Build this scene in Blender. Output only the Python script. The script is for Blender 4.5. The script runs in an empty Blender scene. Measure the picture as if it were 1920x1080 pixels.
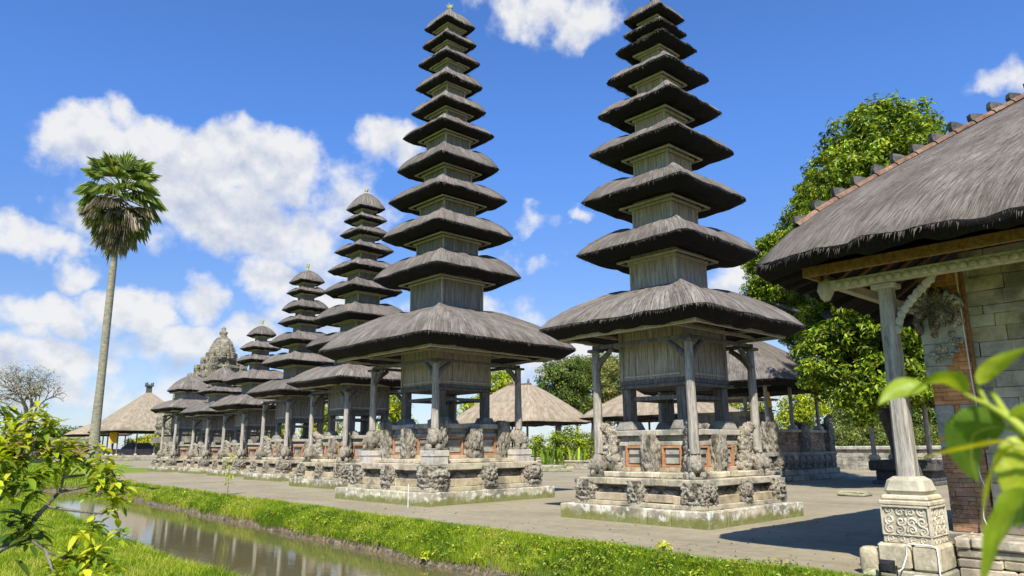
import bpy, math, random
import numpy as np
from mathutils import Matrix, Vector, noise
R = math.radians
rng = np.random.default_rng(7)
random.seed(7)
scene = bpy.context.scene
col = scene.collection

# ------------------------------------------------------------------ camera
F_PX, YAW, PITCH, ROLL, EYE = 1357.0, R(43.12), R(12.30), R(-0.466), 1.7
fw = Vector((math.sin(YAW)*math.cos(PITCH), math.cos(YAW)*math.cos(PITCH), math.sin(PITCH)))
rt = Vector((math.cos(YAW), -math.sin(YAW), 0))
up = rt.cross(fw)
rt2 = rt*math.cos(ROLL) + up*math.sin(ROLL)
up2 = -rt*math.sin(ROLL) + up*math.cos(ROLL)
cam = bpy.data.objects.new('camera', bpy.data.cameras.new('camera'))
col.objects.link(cam)
cam.matrix_world = Matrix(((rt2.x, up2.x, -fw.x, 0), (rt2.y, up2.y, -fw.y, 0), (rt2.z, up2.z, -fw.z, EYE), (0, 0, 0, 1)))
cam.data.sensor_width = 36.0
cam.data.lens = 36.0*F_PX/1920.0
cam.data.clip_start = 0.05
cam.data.clip_end = 6000
cam.data.dof.use_dof = True
cam.data.dof.focus_distance = 16.0
cam.data.dof.aperture_fstop = 3.4
scene.camera = cam
CM = np.array([rt2, up2, fw])

def ray(px):
    return np.array([(px[0]-960)/F_PX, -(px[1]-540)/F_PX, 1.0]) @ CM
def at(px, depth):
    """point seen at photo pixel px, `depth` metres in front of the camera"""
    return np.array([0, 0, EYE]) + ray(px)*depth
def onz(px, z=0.0):
    d = ray(px); return np.array([0, 0, EYE]) + d*((z-EYE)/d[2])

# ------------------------------------------------------------------ world, sun, exposure
SUNV = Vector((-0.65, -0.62, 1.0)).normalized()          # towards the sun
SUN_EL = math.asin(SUNV.z)
SUN_AZ = math.atan2(SUNV.x, SUNV.y)                      # clockwise from +Y
scene.view_settings.view_transform = 'Standard'
scene.view_settings.look = 'None'
scene.view_settings.exposure = 0.62
scene.view_settings.gamma = 1.0
scene.view_settings.use_curve_mapping = False
sun = bpy.data.objects.new('sun', bpy.data.lights.new('sun', 'SUN'))
sun.data.energy = 4.9
sun.data.angle = R(0.5)
sun.data.color = (1.0, 0.94, 0.82)
sun.rotation_euler = SUNV.to_track_quat('Z', 'Y').to_euler()
col.objects.link(sun)

world = bpy.data.worlds.new('World')
scene.world = world
world.use_nodes = True
NT = world.node_tree
NT.nodes.clear()

class NB:
    """tiny node-building helper"""
    def __init__(s, nt): s.nt = nt
    def n(s, t, **kw):
        x = s.nt.nodes.new(t)
        for k, v in kw.items():
            if k == 'ins':
                for i, val in v.items():
                    s.set(x.inputs[i], val)
            else: setattr(x, k, v)
        return x
    def set(s, sock, val):
        if isinstance(val, bpy.types.NodeSocket): s.nt.links.new(val, sock)
        else: sock.default_value = val
    def m(s, op, a, b=0.0, c=None, clamp=False):
        x = s.n('ShaderNodeMath', operation=op, use_clamp=clamp)
        s.set(x.inputs[0], a); s.set(x.inputs[1], b)
        if c is not None: s.set(x.inputs[2], c)
        return x.outputs[0]
    def noise(s, vec, scale=5, detail=4, rough=0.5, dist=0.0, dim='3D'):
        x = s.n('ShaderNodeTexNoise', noise_dimensions=dim)
        if vec is not None: s.nt.links.new(vec, x.inputs['Vector'])
        x.inputs['Scale'].default_value = scale; x.inputs['Detail'].default_value = detail
        x.inputs['Roughness'].default_value = rough; x.inputs['Distortion'].default_value = dist
        return x.outputs['Fac']
    def vor(s, vec, scale, feature='F1', out='Distance', rnd=1.0):
        x = s.n('ShaderNodeTexVoronoi', feature=feature)
        if vec is not None: s.nt.links.new(vec, x.inputs['Vector'])
        x.inputs['Scale'].default_value = scale; x.inputs['Randomness'].default_value = rnd
        return x.outputs[out]
    def map(s, vec, scale=(1, 1, 1), loc=(0, 0, 0), rot=(0, 0, 0)):
        x = s.n('ShaderNodeMapping')
        s.nt.links.new(vec, x.inputs['Vector'])
        x.inputs['Scale'].default_value = scale; x.inputs['Location'].default_value = loc; x.inputs['Rotation'].default_value = rot
        return x.outputs[0]
    def ramp(s, fac, stops, interp='LINEAR'):
        x = s.n('ShaderNodeValToRGB'); s.set(x.inputs[0], fac)
        cr = x.color_ramp; cr.interpolation = interp
        while len(cr.elements) < len(stops): cr.elements.new(0.5)
        for e, (p, c) in zip(cr.elements, stops):
            e.position = p; e.color = (c, c, c, 1) if isinstance(c, (int, float)) else (*c, 1)
        return x.outputs[0]
    def mix(s, fac, a, b, blend='MIX'):
        x = s.n('ShaderNodeMix', data_type='RGBA', blend_type=blend)
        s.set(x.inputs[0], fac)
        for i, v in ((6, a), (7, b)):
            if isinstance(v, tuple) and len(v) == 3: v = (*v, 1)
            s.set(x.inputs[i], v)
        return x.outputs[2]
    def smooth(s, v, a, b):
        x = s.n('ShaderNodeMapRange', interpolation_type='SMOOTHSTEP')
        s.set(x.inputs[0], v); x.inputs[1].default_value = a; x.inputs[2].default_value = b
        return x.outputs[0]

def build_world():
    b = NB(NT)
    out = b.n('ShaderNodeOutputWorld')
    sky = b.n('ShaderNodeTexSky', sky_type='NISHITA', sun_disc=False, sun_elevation=SUN_EL,
              sun_rotation=SUN_AZ % (2*math.pi), altitude=0, air_density=1.0, dust_density=0.3, ozone_density=2.4)
    tc = b.n('ShaderNodeTexCoord')
    sep = b.n('ShaderNodeSeparateXYZ', ins={0: tc.outputs['Generated']})
    az = b.m('ARCTAN2', sep.outputs[0], sep.outputs[1])
    el = b.m('ARCSINE', sep.outputs[2])
    v2 = b.n('ShaderNodeCombineXYZ', ins={0: az, 1: el, 2: 0.0}).outputs[0]
    # billow distortion of the (azimuth, elevation) coordinates
    d1 = b.n('ShaderNodeTexNoise'); b.set(d1.inputs['Vector'], v2)
    d1.inputs['Scale'].default_value = 9; d1.inputs['Detail'].default_value = 5; d1.inputs['Roughness'].default_value = 0.55
    dv = b.n('ShaderNodeVectorMath', operation='SUBTRACT', ins={0: d1.outputs['Color'], 1: (0.5, 0.5, 0.5)}).outputs[0]
    dv = b.n('ShaderNodeVectorMath', operation='SCALE', ins={0: dv, 'Scale': 0.10}).outputs[0]
    w2 = b.n('ShaderNodeVectorMath', operation='ADD', ins={0: v2, 1: dv}).outputs[0]
    fb = b.noise(v2, 17, 7, 0.56)
    blobs = [  # photo pixel centre, radii, strength of each cloud
        (170, 235, 75, 55, 1.0), (250, 225, 60, 50, 1.1), (300, 290, 190, 85, 1.25), (430, 320, 170, 95, 1.3), (530, 300, 90, 60, 0.8),
        (620, 330, 95, 80, .55), (470, 430, 190, 75, .95), (330, 400, 170, 80, .7), (640, 420, 90, 70, .55), (560, 470, 110, 45, .45),
        (190, 340, 80, 50, .45), (60, 440, 95, 50, .95), (140, 505, 50, 40, .7), (735, 275, 75, 48, .75),
        (30, 600, 85, 55, .9), (115, 585, 75, 50, 1.0), (235, 590, 105, 52, 1.0), (365, 570, 70, 52, .9), (330, 650, 150, 42, .75),
        (80, 675, 150, 50, .9), (250, 725, 240, 34, .6), (60, 750, 200, 30, .6), (510, 530, 70, 55, 1.0), (570, 570, 90, 70, .9), (500, 640, 120, 34, .55),
        (1030, 10, 135, 66, .8), (1010, 415, 44, 26, .62), (1078, 395, 22, 16, .5), (1012, 493, 34, 22, .5), (940, 488, 70, 32, .5),
        (1375, 528, 70, 42, .85), (1880, 140, 75, 42, .55), (880, 590, 120, 50, .5), (1080, 660, 160, 50, .7),
        (1480, 720, 300, 60, .7), (2300, 500, 300, 160, .9), (2700, 300, 300, 160, .9), (-500, 400, 300, 160, 1.0), (-900, 600, 300, 120, 1.0)]
    def density(w, offs):
        dens = None
        sp = b.n('ShaderNodeSeparateXYZ', ins={0: w})
        for (px, py, rx, ry, st) in blobs:
            d = ray((px, py)); d = d/np.linalg.norm(d)
            d2 = ray((px+rx, py)); d2 /= np.linalg.norm(d2); d3 = ray((px, py-ry)); d3 /= np.linalg.norm(d3)
            a0, e0 = math.atan2(d[0], d[1]), math.asin(d[2])-offs
            wa = max(abs(math.atan2(d2[0], d2[1])-a0), .004); we = max(abs(math.asin(d3[2])-e0-offs), .004)
            ta = b.m('MULTIPLY', b.m('SUBTRACT', sp.outputs[0], a0), 1/wa)
            te = b.m('MULTIPLY', b.m('SUBTRACT', sp.outputs[1], e0), 1/we)
            v = b.m('MULTIPLY', b.m('SUBTRACT', 1.25, b.m('ADD', b.m('MULTIPLY', ta, ta), b.m('MULTIPLY', te, te))), st)
            dens = v if dens is None else b.m('MAXIMUM', dens, v)
        return b.m('MINIMUM', dens, 1.3)
    nz = b.m('MULTIPLY', b.m('SUBTRACT', fb, 0.5), 3.0)
    dn = b.m('ADD', density(w2, 0.0), nz)
    mask = b.smooth(dn, 0.0, 0.98)
    # cloud shading: sunlit crests, grey undersides (density a little higher up) and billows
    up_v = b.n('ShaderNodeVectorMath', operation='ADD', ins={0: v2, 1: (0.0, 0.02, 0.0)}).outputs[0]
    n_a = b.noise(v2, 13, 7, 0.58); n_b = b.noise(up_v, 13, 7, 0.58)
    bil = b.m('MULTIPLY', b.m('SUBTRACT', n_a, n_b), 3.6)
    above = b.smooth(b.m('ADD', density(w2, 0.035), b.m('MULTIPLY', nz, .5)), 0.1, 1.5)
    lit = b.m('ADD', b.m('SUBTRACT', 1.02, b.m('MULTIPLY', above, .62)), bil, clamp=True)
    ccol = b.mix(lit, (0.58, 0.65, 0.80), (0.97, 0.97, 0.975))
    haze = b.smooth(el, 0.22, -0.02)
    mask2 = b.m('MAXIMUM', mask, b.m('MULTIPLY', haze, 0.30))
    skyc = b.mix(1.0, sky.outputs[0], b.mix(b.smooth(el, .12, .46), (0.64, 0.74, 0.98), (0.63, 0.985, 1.52)), 'MULTIPLY')
    bg1 = b.n('ShaderNodeBackground', ins={0: skyc, 1: 0.094})
    bg2 = b.n('ShaderNodeBackground', ins={0: ccol, 1: 0.60})
    mx = b.n('ShaderNodeMixShader', ins={0: b.m('MULTIPLY', mask2, 0.96), 1: bg1.outputs[0], 2: bg2.outputs[0]})
    NT.links.new(mx.outputs[0], out.inputs[0])
build_world()

# ------------------------------------------------------------------ materials
MATS = {}
def mat(name):
    m = bpy.data.materials.new(name); m.use_nodes = True
    nt = m.node_tree; nt.nodes.clear()
    b = NB(nt)
    o = b.n('ShaderNodeOutputMaterial'); p = b.n('ShaderNodeBsdfPrincipled')
    nt.links.new(p.outputs[0], o.inputs[0])
    MATS[name] = m
    return m, b, p, o
def bump(b, p, h, strength=0.5, dist=0.02):
    x = b.n('ShaderNodeBump'); b.set(x.inputs['Height'], h)
    x.inputs['Strength'].default_value = strength; x.inputs['Distance'].default_value = dist
    b.nt.links.new(x.outputs[0], p.inputs['Normal'])
def attr(b, n='Col'):
    return b.n('ShaderNodeAttribute', attribute_name=n).outputs['Color']

def thatch_mat(name, dark, mid, lite, rough=0.85, fine=1.0):
    m, b, p, o = mat(name)
    uv = b.n('ShaderNodeUVMap').outputs[0]
    st = b.noise(b.map(uv, (17*fine, .9*fine, 1)), 1.0, 5, 0.68)
    st2 = b.noise(b.map(uv, (60*fine, 2.6*fine, 1)), 1.0, 3, 0.6)
    pa = b.noise(b.map(uv, (1.6, 1.3, 1)), 1.0, 5, 0.6)
    pa2 = b.noise(b.map(uv, (9, 5, 1)), 1.0, 4, 0.65)
    s = b.m('ADD', b.m('MULTIPLY', st, .50), b.m('ADD', b.m('MULTIPLY', st2, .36), b.m('MULTIPLY', pa2, .14)))
    c = b.ramp(s, [(0.38, dark), (0.48, mid), (0.60, lite)])
    c = b.mix(b.smooth(pa, .36, .66), c, b.mix(1.0, c, (0.68, 0.655, 0.63), 'MULTIPLY'))
    oi = b.n('ShaderNodeObjectInfo').outputs['Random']
    c = b.mix(1.0, c, b.ramp(oi, [(0, (.84, .83, .82)), (1, (1.13, 1.11, 1.08))]), 'MULTIPLY')
    b.set(p.inputs['Base Color'], c); p.inputs['Roughness'].default_value = rough
    p.inputs['Specular IOR Level'].default_value = 0.2
    bump(b, p, b.m('ADD', b.m('MULTIPLY', st, .7), b.m('MULTIPLY', st2, .5)), 0.9, 0.03)
    return m
thatch_mat('thatch_grey', (.050, .043, .038), (.155, .139, .124), (.315, .287, .258))
thatch_mat('thatch_tan', (.18, .145, .10), (.32, .265, .19), (.46, .395, .30))
thatch_mat('thatch_faded', (.17, .14, .095), (.30, .255, .185), (.44, .39, .30))
thatch_mat('thatch_brown', (.072, .060, .053), (.175, .152, .135), (.335, .305, .275), .85, 2.6)
def simple_noise_mat(name, c1, c2, c3, scale=6, stretch=(1, 1, 1), rough=.85, bstr=.4, bdist=.01, detail=6, obj=True):
    m, b, p, o = mat(name)
    tc = b.n('ShaderNodeTexCoord')
    v = b.map(tc.outputs['Object'] if obj else tc.outputs['Generated'], stretch)
    n1 = b.noise(v, scale, detail, .62); n2 = b.noise(v, scale*5, 4, .6)
    s = b.m('ADD', b.m('MULTIPLY', n1, .65), b.m('MULTIPLY', n2, .35))
    c = b.ramp(s, [(.34, c1), (.5, c2), (.66, c3)])
    b.set(p.inputs['Base Color'], c); p.inputs['Roughness'].default_value = rough
    p.inputs['Specular IOR Level'].default_value = 0.25
    bump(b, p, s, bstr, bdist)
    return m
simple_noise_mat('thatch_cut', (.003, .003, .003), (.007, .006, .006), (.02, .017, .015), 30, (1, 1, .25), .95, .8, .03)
simple_noise_mat('wood_grey', (.13, .115, .092), (.32, .29, .245), (.54, .50, .45), 5, (3.5, 3.5, .35), .8, .5, .008)
simple_noise_mat('wood_plank', (.15, .128, .10), (.35, .305, .245), (.54, .485, .41), 5, (4.5, 4.5, .3), .8, .6, .01)
simple_noise_mat('wood_weather', (.09, .082, .071), (.215, .197, .173), (.37, .345, .305), 5, (4.5, 4.5, .3), .8, .6, .01)
simple_noise_mat('wood_dark', (.05, .046, .04), (.13, .12, .108), (.24, .225, .205), 5, (3.5, 3.5, .4), .75, .5, .008)
simple_noise_mat('wood_pale', (.30, .27, .21), (.44, .40, .32), (.56, .52, .44), 5, (2, 2, 2), .8, .4, .006)
simple_noise_mat('wood_orange', (.10, .05, .025), (.22, .115, .05), (.33, .19, .09), 6, (1, 3, 3), .7, .4, .006)
simple_noise_mat('dark_fibre', (.012, .010, .009), (.03, .025, .02), (.06, .05, .04), 12, (1, 1, 1), .9, .5, .01)
simple_noise_mat('bark', (.09, .075, .06), (.20, .17, .135), (.34, .30, .25), 7, (1, 1, .5), .9, .9, .03)
simple_noise_mat('bark_mid', (.05, .042, .034), (.13, .11, .09), (.30, .27, .23), 14, (1, 1, .5), .9, .9, .01)
simple_noise_mat('bark_dark', (.03, .025, .02), (.07, .06, .05), (.13, .115, .10), 7, (1, 1, .4), .9, .9, .03)
simple_noise_mat('bark_palm', (.13, .12, .085), (.235, .22, .155), (.35, .335, .26), 3, (1, 1, 2.2), .9, .6, .03)
simple_noise_mat('brick_orange', (.25, .115, .055), (.42, .195, .09), (.52, .30, .17), 4, (1, 1, 2.2), .9, .4, .008)
simple_noise_mat('tile_brown', (.07, .05, .04), (.17, .10, .065), (.30, .20, .14), 5, (1, 1, 1), .9, .5, .01)
simple_noise_mat('brick_old', (.13, .075, .05), (.29, .15, .09), (.40, .24, .16), 3, (1, 1, 2), .9, .5, .01)
simple_noise_mat('stone_pale', (.26, .22, .16), (.48, .43, .33), (.62, .57, .47), 3.2, (1, 1, 1.4), .92, .6, .012)
simple_noise_mat('stone_tower', (.05, .047, .037), (.19, .17, .125), (.38, .345, .26), 1.6, (1, 1, 1.2), .92, .8, .05)
simple_noise_mat('stone_grey', (.10, .095, .085), (.23, .22, .20), (.38, .365, .33), 4, (1, 1, 1), .92, .6, .012)
simple_noise_mat('stone_dark', (.03, .03, .03), (.08, .078, .072), (.16, .155, .14), 4, (1, 1, 1), .92, .6, .012)
simple_noise_mat('cloth_yellow', (.55, .33, .01), (.72, .45, .015), (.8, .52, .03), 3, (1, 1, 1), .8, .1, .004)
simple_noise_mat('cord_white', (.62, .60, .56), (.72, .70, .66), (.8, .78, .74), 8, (1, 1, 1), .6, .05, .002)
simple_noise_mat('metal_black', (.012, .012, .012), (.02, .02, .02), (.035, .035, .035), 8, (1, 1, 1), .45, .05, .002)
simple_noise_mat('stem_green', (.16, .20, .02), (.30, .36, .04), (.42, .44, .08), 20, (1, 1, 1), .5, .1, .002)
simple_noise_mat('soil', (.10, .075, .05), (.21, .165, .115), (.32, .27, .20), 5, (1, 1, 1), .95, .8, .03)
simple_noise_mat('lichen_green', (.20, .22, .08), (.36, .38, .17), (.50, .52, .28), 9, (1, 1, 1), .9, .4, .008)

def carve_mat():
    m, b, p, o = mat('stone_carved')
    tc = b.n('ShaderNodeTexCoord'); v = tc.outputs['Object']
    n1 = b.noise(v, 5, 6, .65); vv = b.vor(v, 22, 'DISTANCE_TO_EDGE')
    n3 = b.noise(v, 1.6, 4, .6)
    c = b.ramp(n1, [(.30, (.17, .15, .115)), (.46, (.37, .33, .26)), (.66, (.56, .52, .43))])
    c = b.mix(b.smooth(n3, .48, .64), c, b.mix(1.0, c, (.34, .34, .32), 'MULTIPLY'))
    b.set(p.inputs['Base Color'], c); p.inputs['Roughness'].default_value = .95
    p.inputs['Specular IOR Level'].default_value = .15
    bump(b, p, b.m('ADD', b.smooth(vv, 0, .12), n1), .9, .025)
carve_mat()

def block_mat(name, tint=(1, 1, 1), moss=False, course=None):
    """stone blocks: colour per block from the Col attribute, lichen and weather patches, moss near the ground"""
    m, b, p, o = mat(name)
    tc = b.n('ShaderNodeTexCoord'); v = tc.outputs['Object']
    n1 = b.noise(v, 3.2, 7, .65); n2 = b.noise(v, 26, 4, .6); n3 = b.noise(v, 1.3, 5, .62)
    base = b.mix(1.0, attr(b), (*tint, 1), 'MULTIPLY')
    c = b.mix(1.0, base, b.ramp(n1, [(.28, (.45, .43, .40)), (.5, (.95, .93, .88)), (.72, (1.25, 1.22, 1.16))]), 'MULTIPLY')
    c = b.mix(b.m('MULTIPLY', b.smooth(n2, .5, .75), .35), c, (.62, .60, .52))
    c = b.mix(b.m('MULTIPLY', b.smooth(n3, .50, .63), .62), c, (.10, .098, .085))
    if moss:
        sp = b.n('ShaderNodeSeparateXYZ', ins={0: v})
        white = b.smooth(b.noise(v, 6, 6, .7), .50, .60)
        c = b.mix(b.m('MULTIPLY', white, .75), c, (.66, .65, .58))
        hz = b.smooth(b.m('ADD', sp.outputs[2], b.m('MULTIPLY', b.m('SUBTRACT', b.noise(v, 3, 5, .6), .5), .42)), .25, .10)
        c = b.mix(b.m('MULTIPLY', hz, .85), c, b.mix(n2, (.07, .085, .012), (.22, .23, .05)))
    b.set(p.inputs['Base Color'], c); p.inputs['Roughness'].default_value = .93
    p.inputs['Specular IOR Level'].default_value = .2
    bump(b, p, b.m('ADD', n1, b.m('MULTIPLY', n2, .5)), .7, .015)
block_mat('blocks'); block_mat('blocks_moss', moss=True)

def path_mat():
    m, b, p, o = mat('path_sand')
    tc = b.n('ShaderNodeTexCoord'); v = tc.outputs['Object']
    n1 = b.noise(v, .35, 6, .6); n2 = b.noise(v, 4, 5, .65); n3 = b.noise(v, 60, 3, .7)
    n4 = b.noise(b.map(v, (2.5, .25, 1)), 1.0, 4, .6)
    s = b.m('ADD', b.m('MULTIPLY', n1, .3), b.m('ADD', b.m('MULTIPLY', n2, .25), b.m('ADD', b.m('MULTIPLY', n3, .25), b.m('MULTIPLY', n4, .2))))
    c = b.ramp(s, [(.36, (.18, .154, .103)), (.5, (.285, .247, .168)), (.64, (.38, .334, .235))])
    b.set(p.inputs['Base Color'], c); p.inputs['Roughness'].default_value = .95
    p.inputs['Specular IOR Level'].default_value = .15
    bump(b, p, b.m('ADD', n3, n2), .6, .012)
path_mat()
def ground_mat():
    m, b, p, o = mat('ground_soil')
    tc = b.n('ShaderNodeTexCoord'); v = tc.outputs['Object']
    n1 = b.noise(v, .8, 6, .6); n2 = b.noise(v, 9, 5, .65)
    sp = b.n('ShaderNodeSeparateXYZ', ins={0: v})
    soil = b.ramp(n2, [(.3, (.05, .038, .022)), (.5, (.14, .108, .066)), (.7, (.28, .23, .155))])
    grs = b.ramp(n2, [(.3, (.07, .11, .015)), (.5, (.16, .23, .03)), (.7, (.28, .35, .06))])
    g = b.smooth(b.m('ADD', sp.outputs[2], b.m('MULTIPLY', b.m('SUBTRACT', n1, .5), .5)), -.42, -.26)
    c = b.mix(g, soil, grs)
    b.set(p.inputs['Base Color'], c); p.inputs['Roughness'].default_value = .95
    p.inputs['Specular IOR Level'].default_value = .1
    bump(b, p, n2, .8, .04)
ground_mat()
def water_mat():
    m, b, p, o = mat('canal_water')
    tc = b.n('ShaderNodeTexCoord'); v = tc.outputs['Object']
    n1 = b.noise(b.map(v, (1, 1.0, 1), rot=(0, 0, R(-47))), 3.0, 3, .5)
    r = b.noise(b.map(b.map(v, (1, 1, 1), rot=(0, 0, R(43))), (2.2, 9, 1)), 1.0, 3, .55)
    p.inputs['Base Color'].default_value = (.12, .105, .045, 1)
    p.inputs['Roughness'].default_value = .035; p.inputs['IOR'].default_value = 1.33
    p.inputs['Specular IOR Level'].default_value = .75
    bump(b, p, b.m('ADD', r, b.m('MULTIPLY', n1, .4)), .07, .02)
water_mat()

def leaf_mat(name, trans=.42, gloss=.28, rough=.42):
    m, b, p, o = mat(name)
    c = attr(b)
    geo = b.n('ShaderNodeNewGeometry')
    b.set(p.inputs['Base Color'], c); p.inputs['Roughness'].default_value = rough
    p.inputs['Specular IOR Level'].default_value = gloss
    t = b.n('ShaderNodeBsdfTranslucent'); b.set(t.inputs[0], b.mix(1.0, c, (1.5, 1.35, .5, 1), 'MULTIPLY'))
    mx = b.n('ShaderNodeMixShader', ins={0: trans, 1: p.outputs[0], 2: t.outputs[0]})
    b.nt.links.new(mx.outputs[0], o.inputs[0])
leaf_mat('leaf', .34); leaf_mat('grass_blade', .38, .12, .6); leaf_mat('leaf_dry', .2, .1, .8)
def bigleaf_mat():
    m, b, p, o = mat('leaf_close')
    uv = b.n('ShaderNodeUVMap').outputs[0]
    sp = b.n('ShaderNodeSeparateXYZ', ins={0: uv})
    mid = b.smooth(b.m('ABSOLUTE', b.m('SUBTRACT', sp.outputs[0], .5)), .045, .0)
    vein = b.n('ShaderNodeTexWave', wave_type='BANDS', bands_direction='Y'); b.set(vein.inputs['Vector'], b.map(uv, (1.5, 4.5, 1)))
    vein.inputs['Scale'].default_value = 2.0; vein.inputs['Distortion'].default_value = 1.0
    n = b.noise(uv, 5, 5, .6)
    c = b.mix(1.0, attr(b), b.ramp(n, [(.3, (.7, .75, .7)), (.7, (1.2, 1.12, 1.1))]), 'MULTIPLY')
    c = b.mix(b.m('MULTIPLY', b.m('POWER', vein.outputs['Fac'], 6), .12), c, (.42, .46, .10))
    c = b.mix(b.m('MULTIPLY', mid, .7), c, (.46, .50, .10))
    c = b.mix(b.m('MULTIPLY', b.smooth(b.noise(uv, 9, 3, .5), .66, .72), .6), c, (.16, .11, .03))
    b.set(p.inputs['Base Color'], c); p.inputs['Roughness'].default_value = .36
    p.inputs['Specular IOR Level'].default_value = .4
    bump(b, p, b.m('ADD', vein.outputs['Fac'], n), .25, .002)
    t = b.n('ShaderNodeBsdfTranslucent'); b.set(t.inputs[0], b.mix(1.0, c, (1.7, 1.45, .5, 1), 'MULTIPLY'))
    mx = b.n('ShaderNodeMixShader', ins={0: .4, 1: p.outputs[0], 2: t.outputs[0]})
    b.nt.links.new(mx.outputs[0], o.inputs[0])
bigleaf_mat()

# ------------------------------------------------------------------ mesh helpers
class MB:
    """collects vertices, faces, per-loop uv, per-vertex colour and face materials; build() links ONE mesh object"""
    def __init__(s):
        s.v = []; s.f = []; s.mi = []; s.uv = []; s.c = []; s.n = 0; s.sm = []
    def add(s, V, F, mi=0, uv=None, colr=(1, 1, 1), smooth=False):
        V = np.asarray(V, float).reshape(-1, 3); k = s.n
        s.v.append(V); s.n += len(V)
        c = np.asarray(colr, float)
        s.c.append(np.tile(c, (len(V), 1)) if c.ndim == 1 else c)
        F = np.asarray(F, int)
        s.f.append(F+k); s.mi.append(np.full(len(F), mi)); s.sm.append(np.full(len(F), smooth))
        s.uv.append(np.zeros((F.size, 2)) if uv is None else np.asarray(uv, float)[F.ravel()])
    def box(s, x0, x1, y0, y1, z0, z1, ch=0.0, mi=0, colr=(1, 1, 1), top=(0, 0), jit=0.0):
        """box with chamfered edges; top=(dx,dy) pulls the upper face inwards"""
        if ch <= 0:
            V = []
            for z, k in ((z0, 0), (z1, 1)):
                V += [(x0+k*top[0], y0+k*top[1], z), (x1-k*top[0], y0+k*top[1], z), (x1-k*top[0], y1-k*top[1], z), (x0+k*top[0], y1-k*top[1], z)]
            V = np.array(V)
            if jit: V += rng.normal(0, jit, V.shape)
            s.add(V, [(3, 2, 1, 0), (4, 5, 6, 7), (0, 1, 5, 4), (1, 2, 6, 5), (2, 3, 7, 6), (3, 0, 4, 7)], mi, None, colr)
            return
        # rounded profile stack: rings of 8 points (cut corners)
        rings = []
        for z, inset in ((z0, ch), (z0+ch, 0), (z1-ch, 0), (z1, ch)):
            k = (z-z0)/(z1-z0)
            a0, a1, b0, b1 = x0+inset+k*top[0], x1-inset-k*top[0], y0+inset+k*top[1], y1-inset-k*top[1]
            rings.append([(a0+ch, b0, z), (a1-ch, b0, z), (a1, b0+ch, z), (a1, b1-ch, z), (a1-ch, b1, z), (a0+ch, b1, z), (a0, b1-ch, z), (a0, b0+ch, z)])
        V = np.array(rings).reshape(-1, 3)
        if jit:
            V += np.repeat(rng.normal(0, jit, (8, 3))[None], 4, 0).reshape(-1, 3)
        F = []
        for r in range(3):
            for i in range(8):
                j = (i+1) % 8
                F.append((r*8+i, r*8+j, r*8+8+j, r*8+8+i))
        F += [(7, 2, 1, 0), (7, 6, 3, 2), (6, 5, 4, 3), (24, 25, 26, 31), (31, 26, 27, 30), (30, 27, 28, 29)]
        s.add(V, F, mi, None, colr)
    def tube(s, pts, rad, n=8, mi=0, colr=(1, 1, 1), caps=True, wob=0.0):
        pts = np.asarray(pts, float); rad = np.broadcast_to(np.asarray(rad, float), (len(pts),))
        V = []; U = []; L = 0
        prev = None
        for i, p in enumerate(pts):
            t = pts[min(i+1, len(pts)-1)]-pts[max(i-1, 0)]; t /= np.linalg.norm(t)+1e-9
            a = np.array([0, 0, 1.]) if abs(t[2]) < .9 else np.array([1., 0, 0])
            if prev is not None: a = prev
            x = np.cross(a, t); x /= np.linalg.norm(x)+1e-9; y = np.cross(t, x); prev = y
            prev = y
            if i: L += np.linalg.norm(p-pts[i-1])
            for k in range(n):
                th = 2*math.pi*k/n
                r = rad[i]*(1+(rng.normal(0, wob) if wob else 0))
                V.append(p+(x*math.cos(th)+y*math.sin(th))*r); U.append((k/n, L))
        F = [(i*n+k, i*n+(k+1) % n, (i+1)*n+(k+1) % n, (i+1)*n+k) for i in range(len(pts)-1) for k in range(n)]
        s.add(V, F, mi, U, colr, True)
        if caps:
            k0 = len(pts)
            for e in (0, k0-1):
                ring = V[e*n:(e+1)*n]
                c = np.mean(ring, 0)
                s.add(list(ring)+[c], [((i+1) % n, i, n) if e == 0 else (i, (i+1) % n, n) for i in range(n)], mi, None, colr)
    def lathe(s, prof, n=16, mi=0, colr=(1, 1, 1), c=(0, 0, 0)):
        V = []; U = []
        for r, z in prof:
            for k in range(n):
                th = 2*math.pi*k/n; V.append((c[0]+r*math.cos(th), c[1]+r*math.sin(th), c[2]+z)); U.append((k/n, z))
        F = [(i*n+k, i*n+(k+1) % n, (i+1)*n+(k+1) % n, (i+1)*n+k) for i in range(len(prof)-1) for k in range(n)]
        s.add(V, F, mi, U, colr, True)
    def mesh(s, name, mats):
        V = np.concatenate(s.v); me = bpy.data.meshes.new(name)
        loops = np.concatenate([f.ravel() for f in s.f]); tot = np.concatenate([np.full(len(f), f.shape[1]) for f in s.f])
        start = np.concatenate([[0], np.cumsum(tot)[:-1]])
        me.vertices.add(len(V)); me.vertices.foreach_set('co', V.ravel())
        me.loops.add(len(loops)); me.loops.foreach_set('vertex_index', loops.astype(np.int32))
        me.polygons.add(len(tot)); me.polygons.foreach_set('loop_start', start.astype(np.int32))
        me.polygons.foreach_set('material_index', np.concatenate(s.mi).astype(np.int32))
        me.polygons.foreach_set('use_smooth', np.concatenate(s.sm).astype(bool))
        uvl = me.uv_layers.new(name='UVMap'); uvl.data.foreach_set('uv', np.concatenate(s.uv).ravel())
        ca = me.color_attributes.new('Col', 'FLOAT_COLOR', 'POINT')
        c = np.concatenate(s.c); ca.data.foreach_set('color', np.c_[c, np.ones(len(c))].ravel())
        for m in ([mats] if isinstance(mats, str) else mats): me.materials.append(MATS[m])
        me.update(); me.validate()
        return me
    def build(s, name, mats, parent=None, loc=None):
        return link(name, s.mesh(name, mats), parent, loc)

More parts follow.
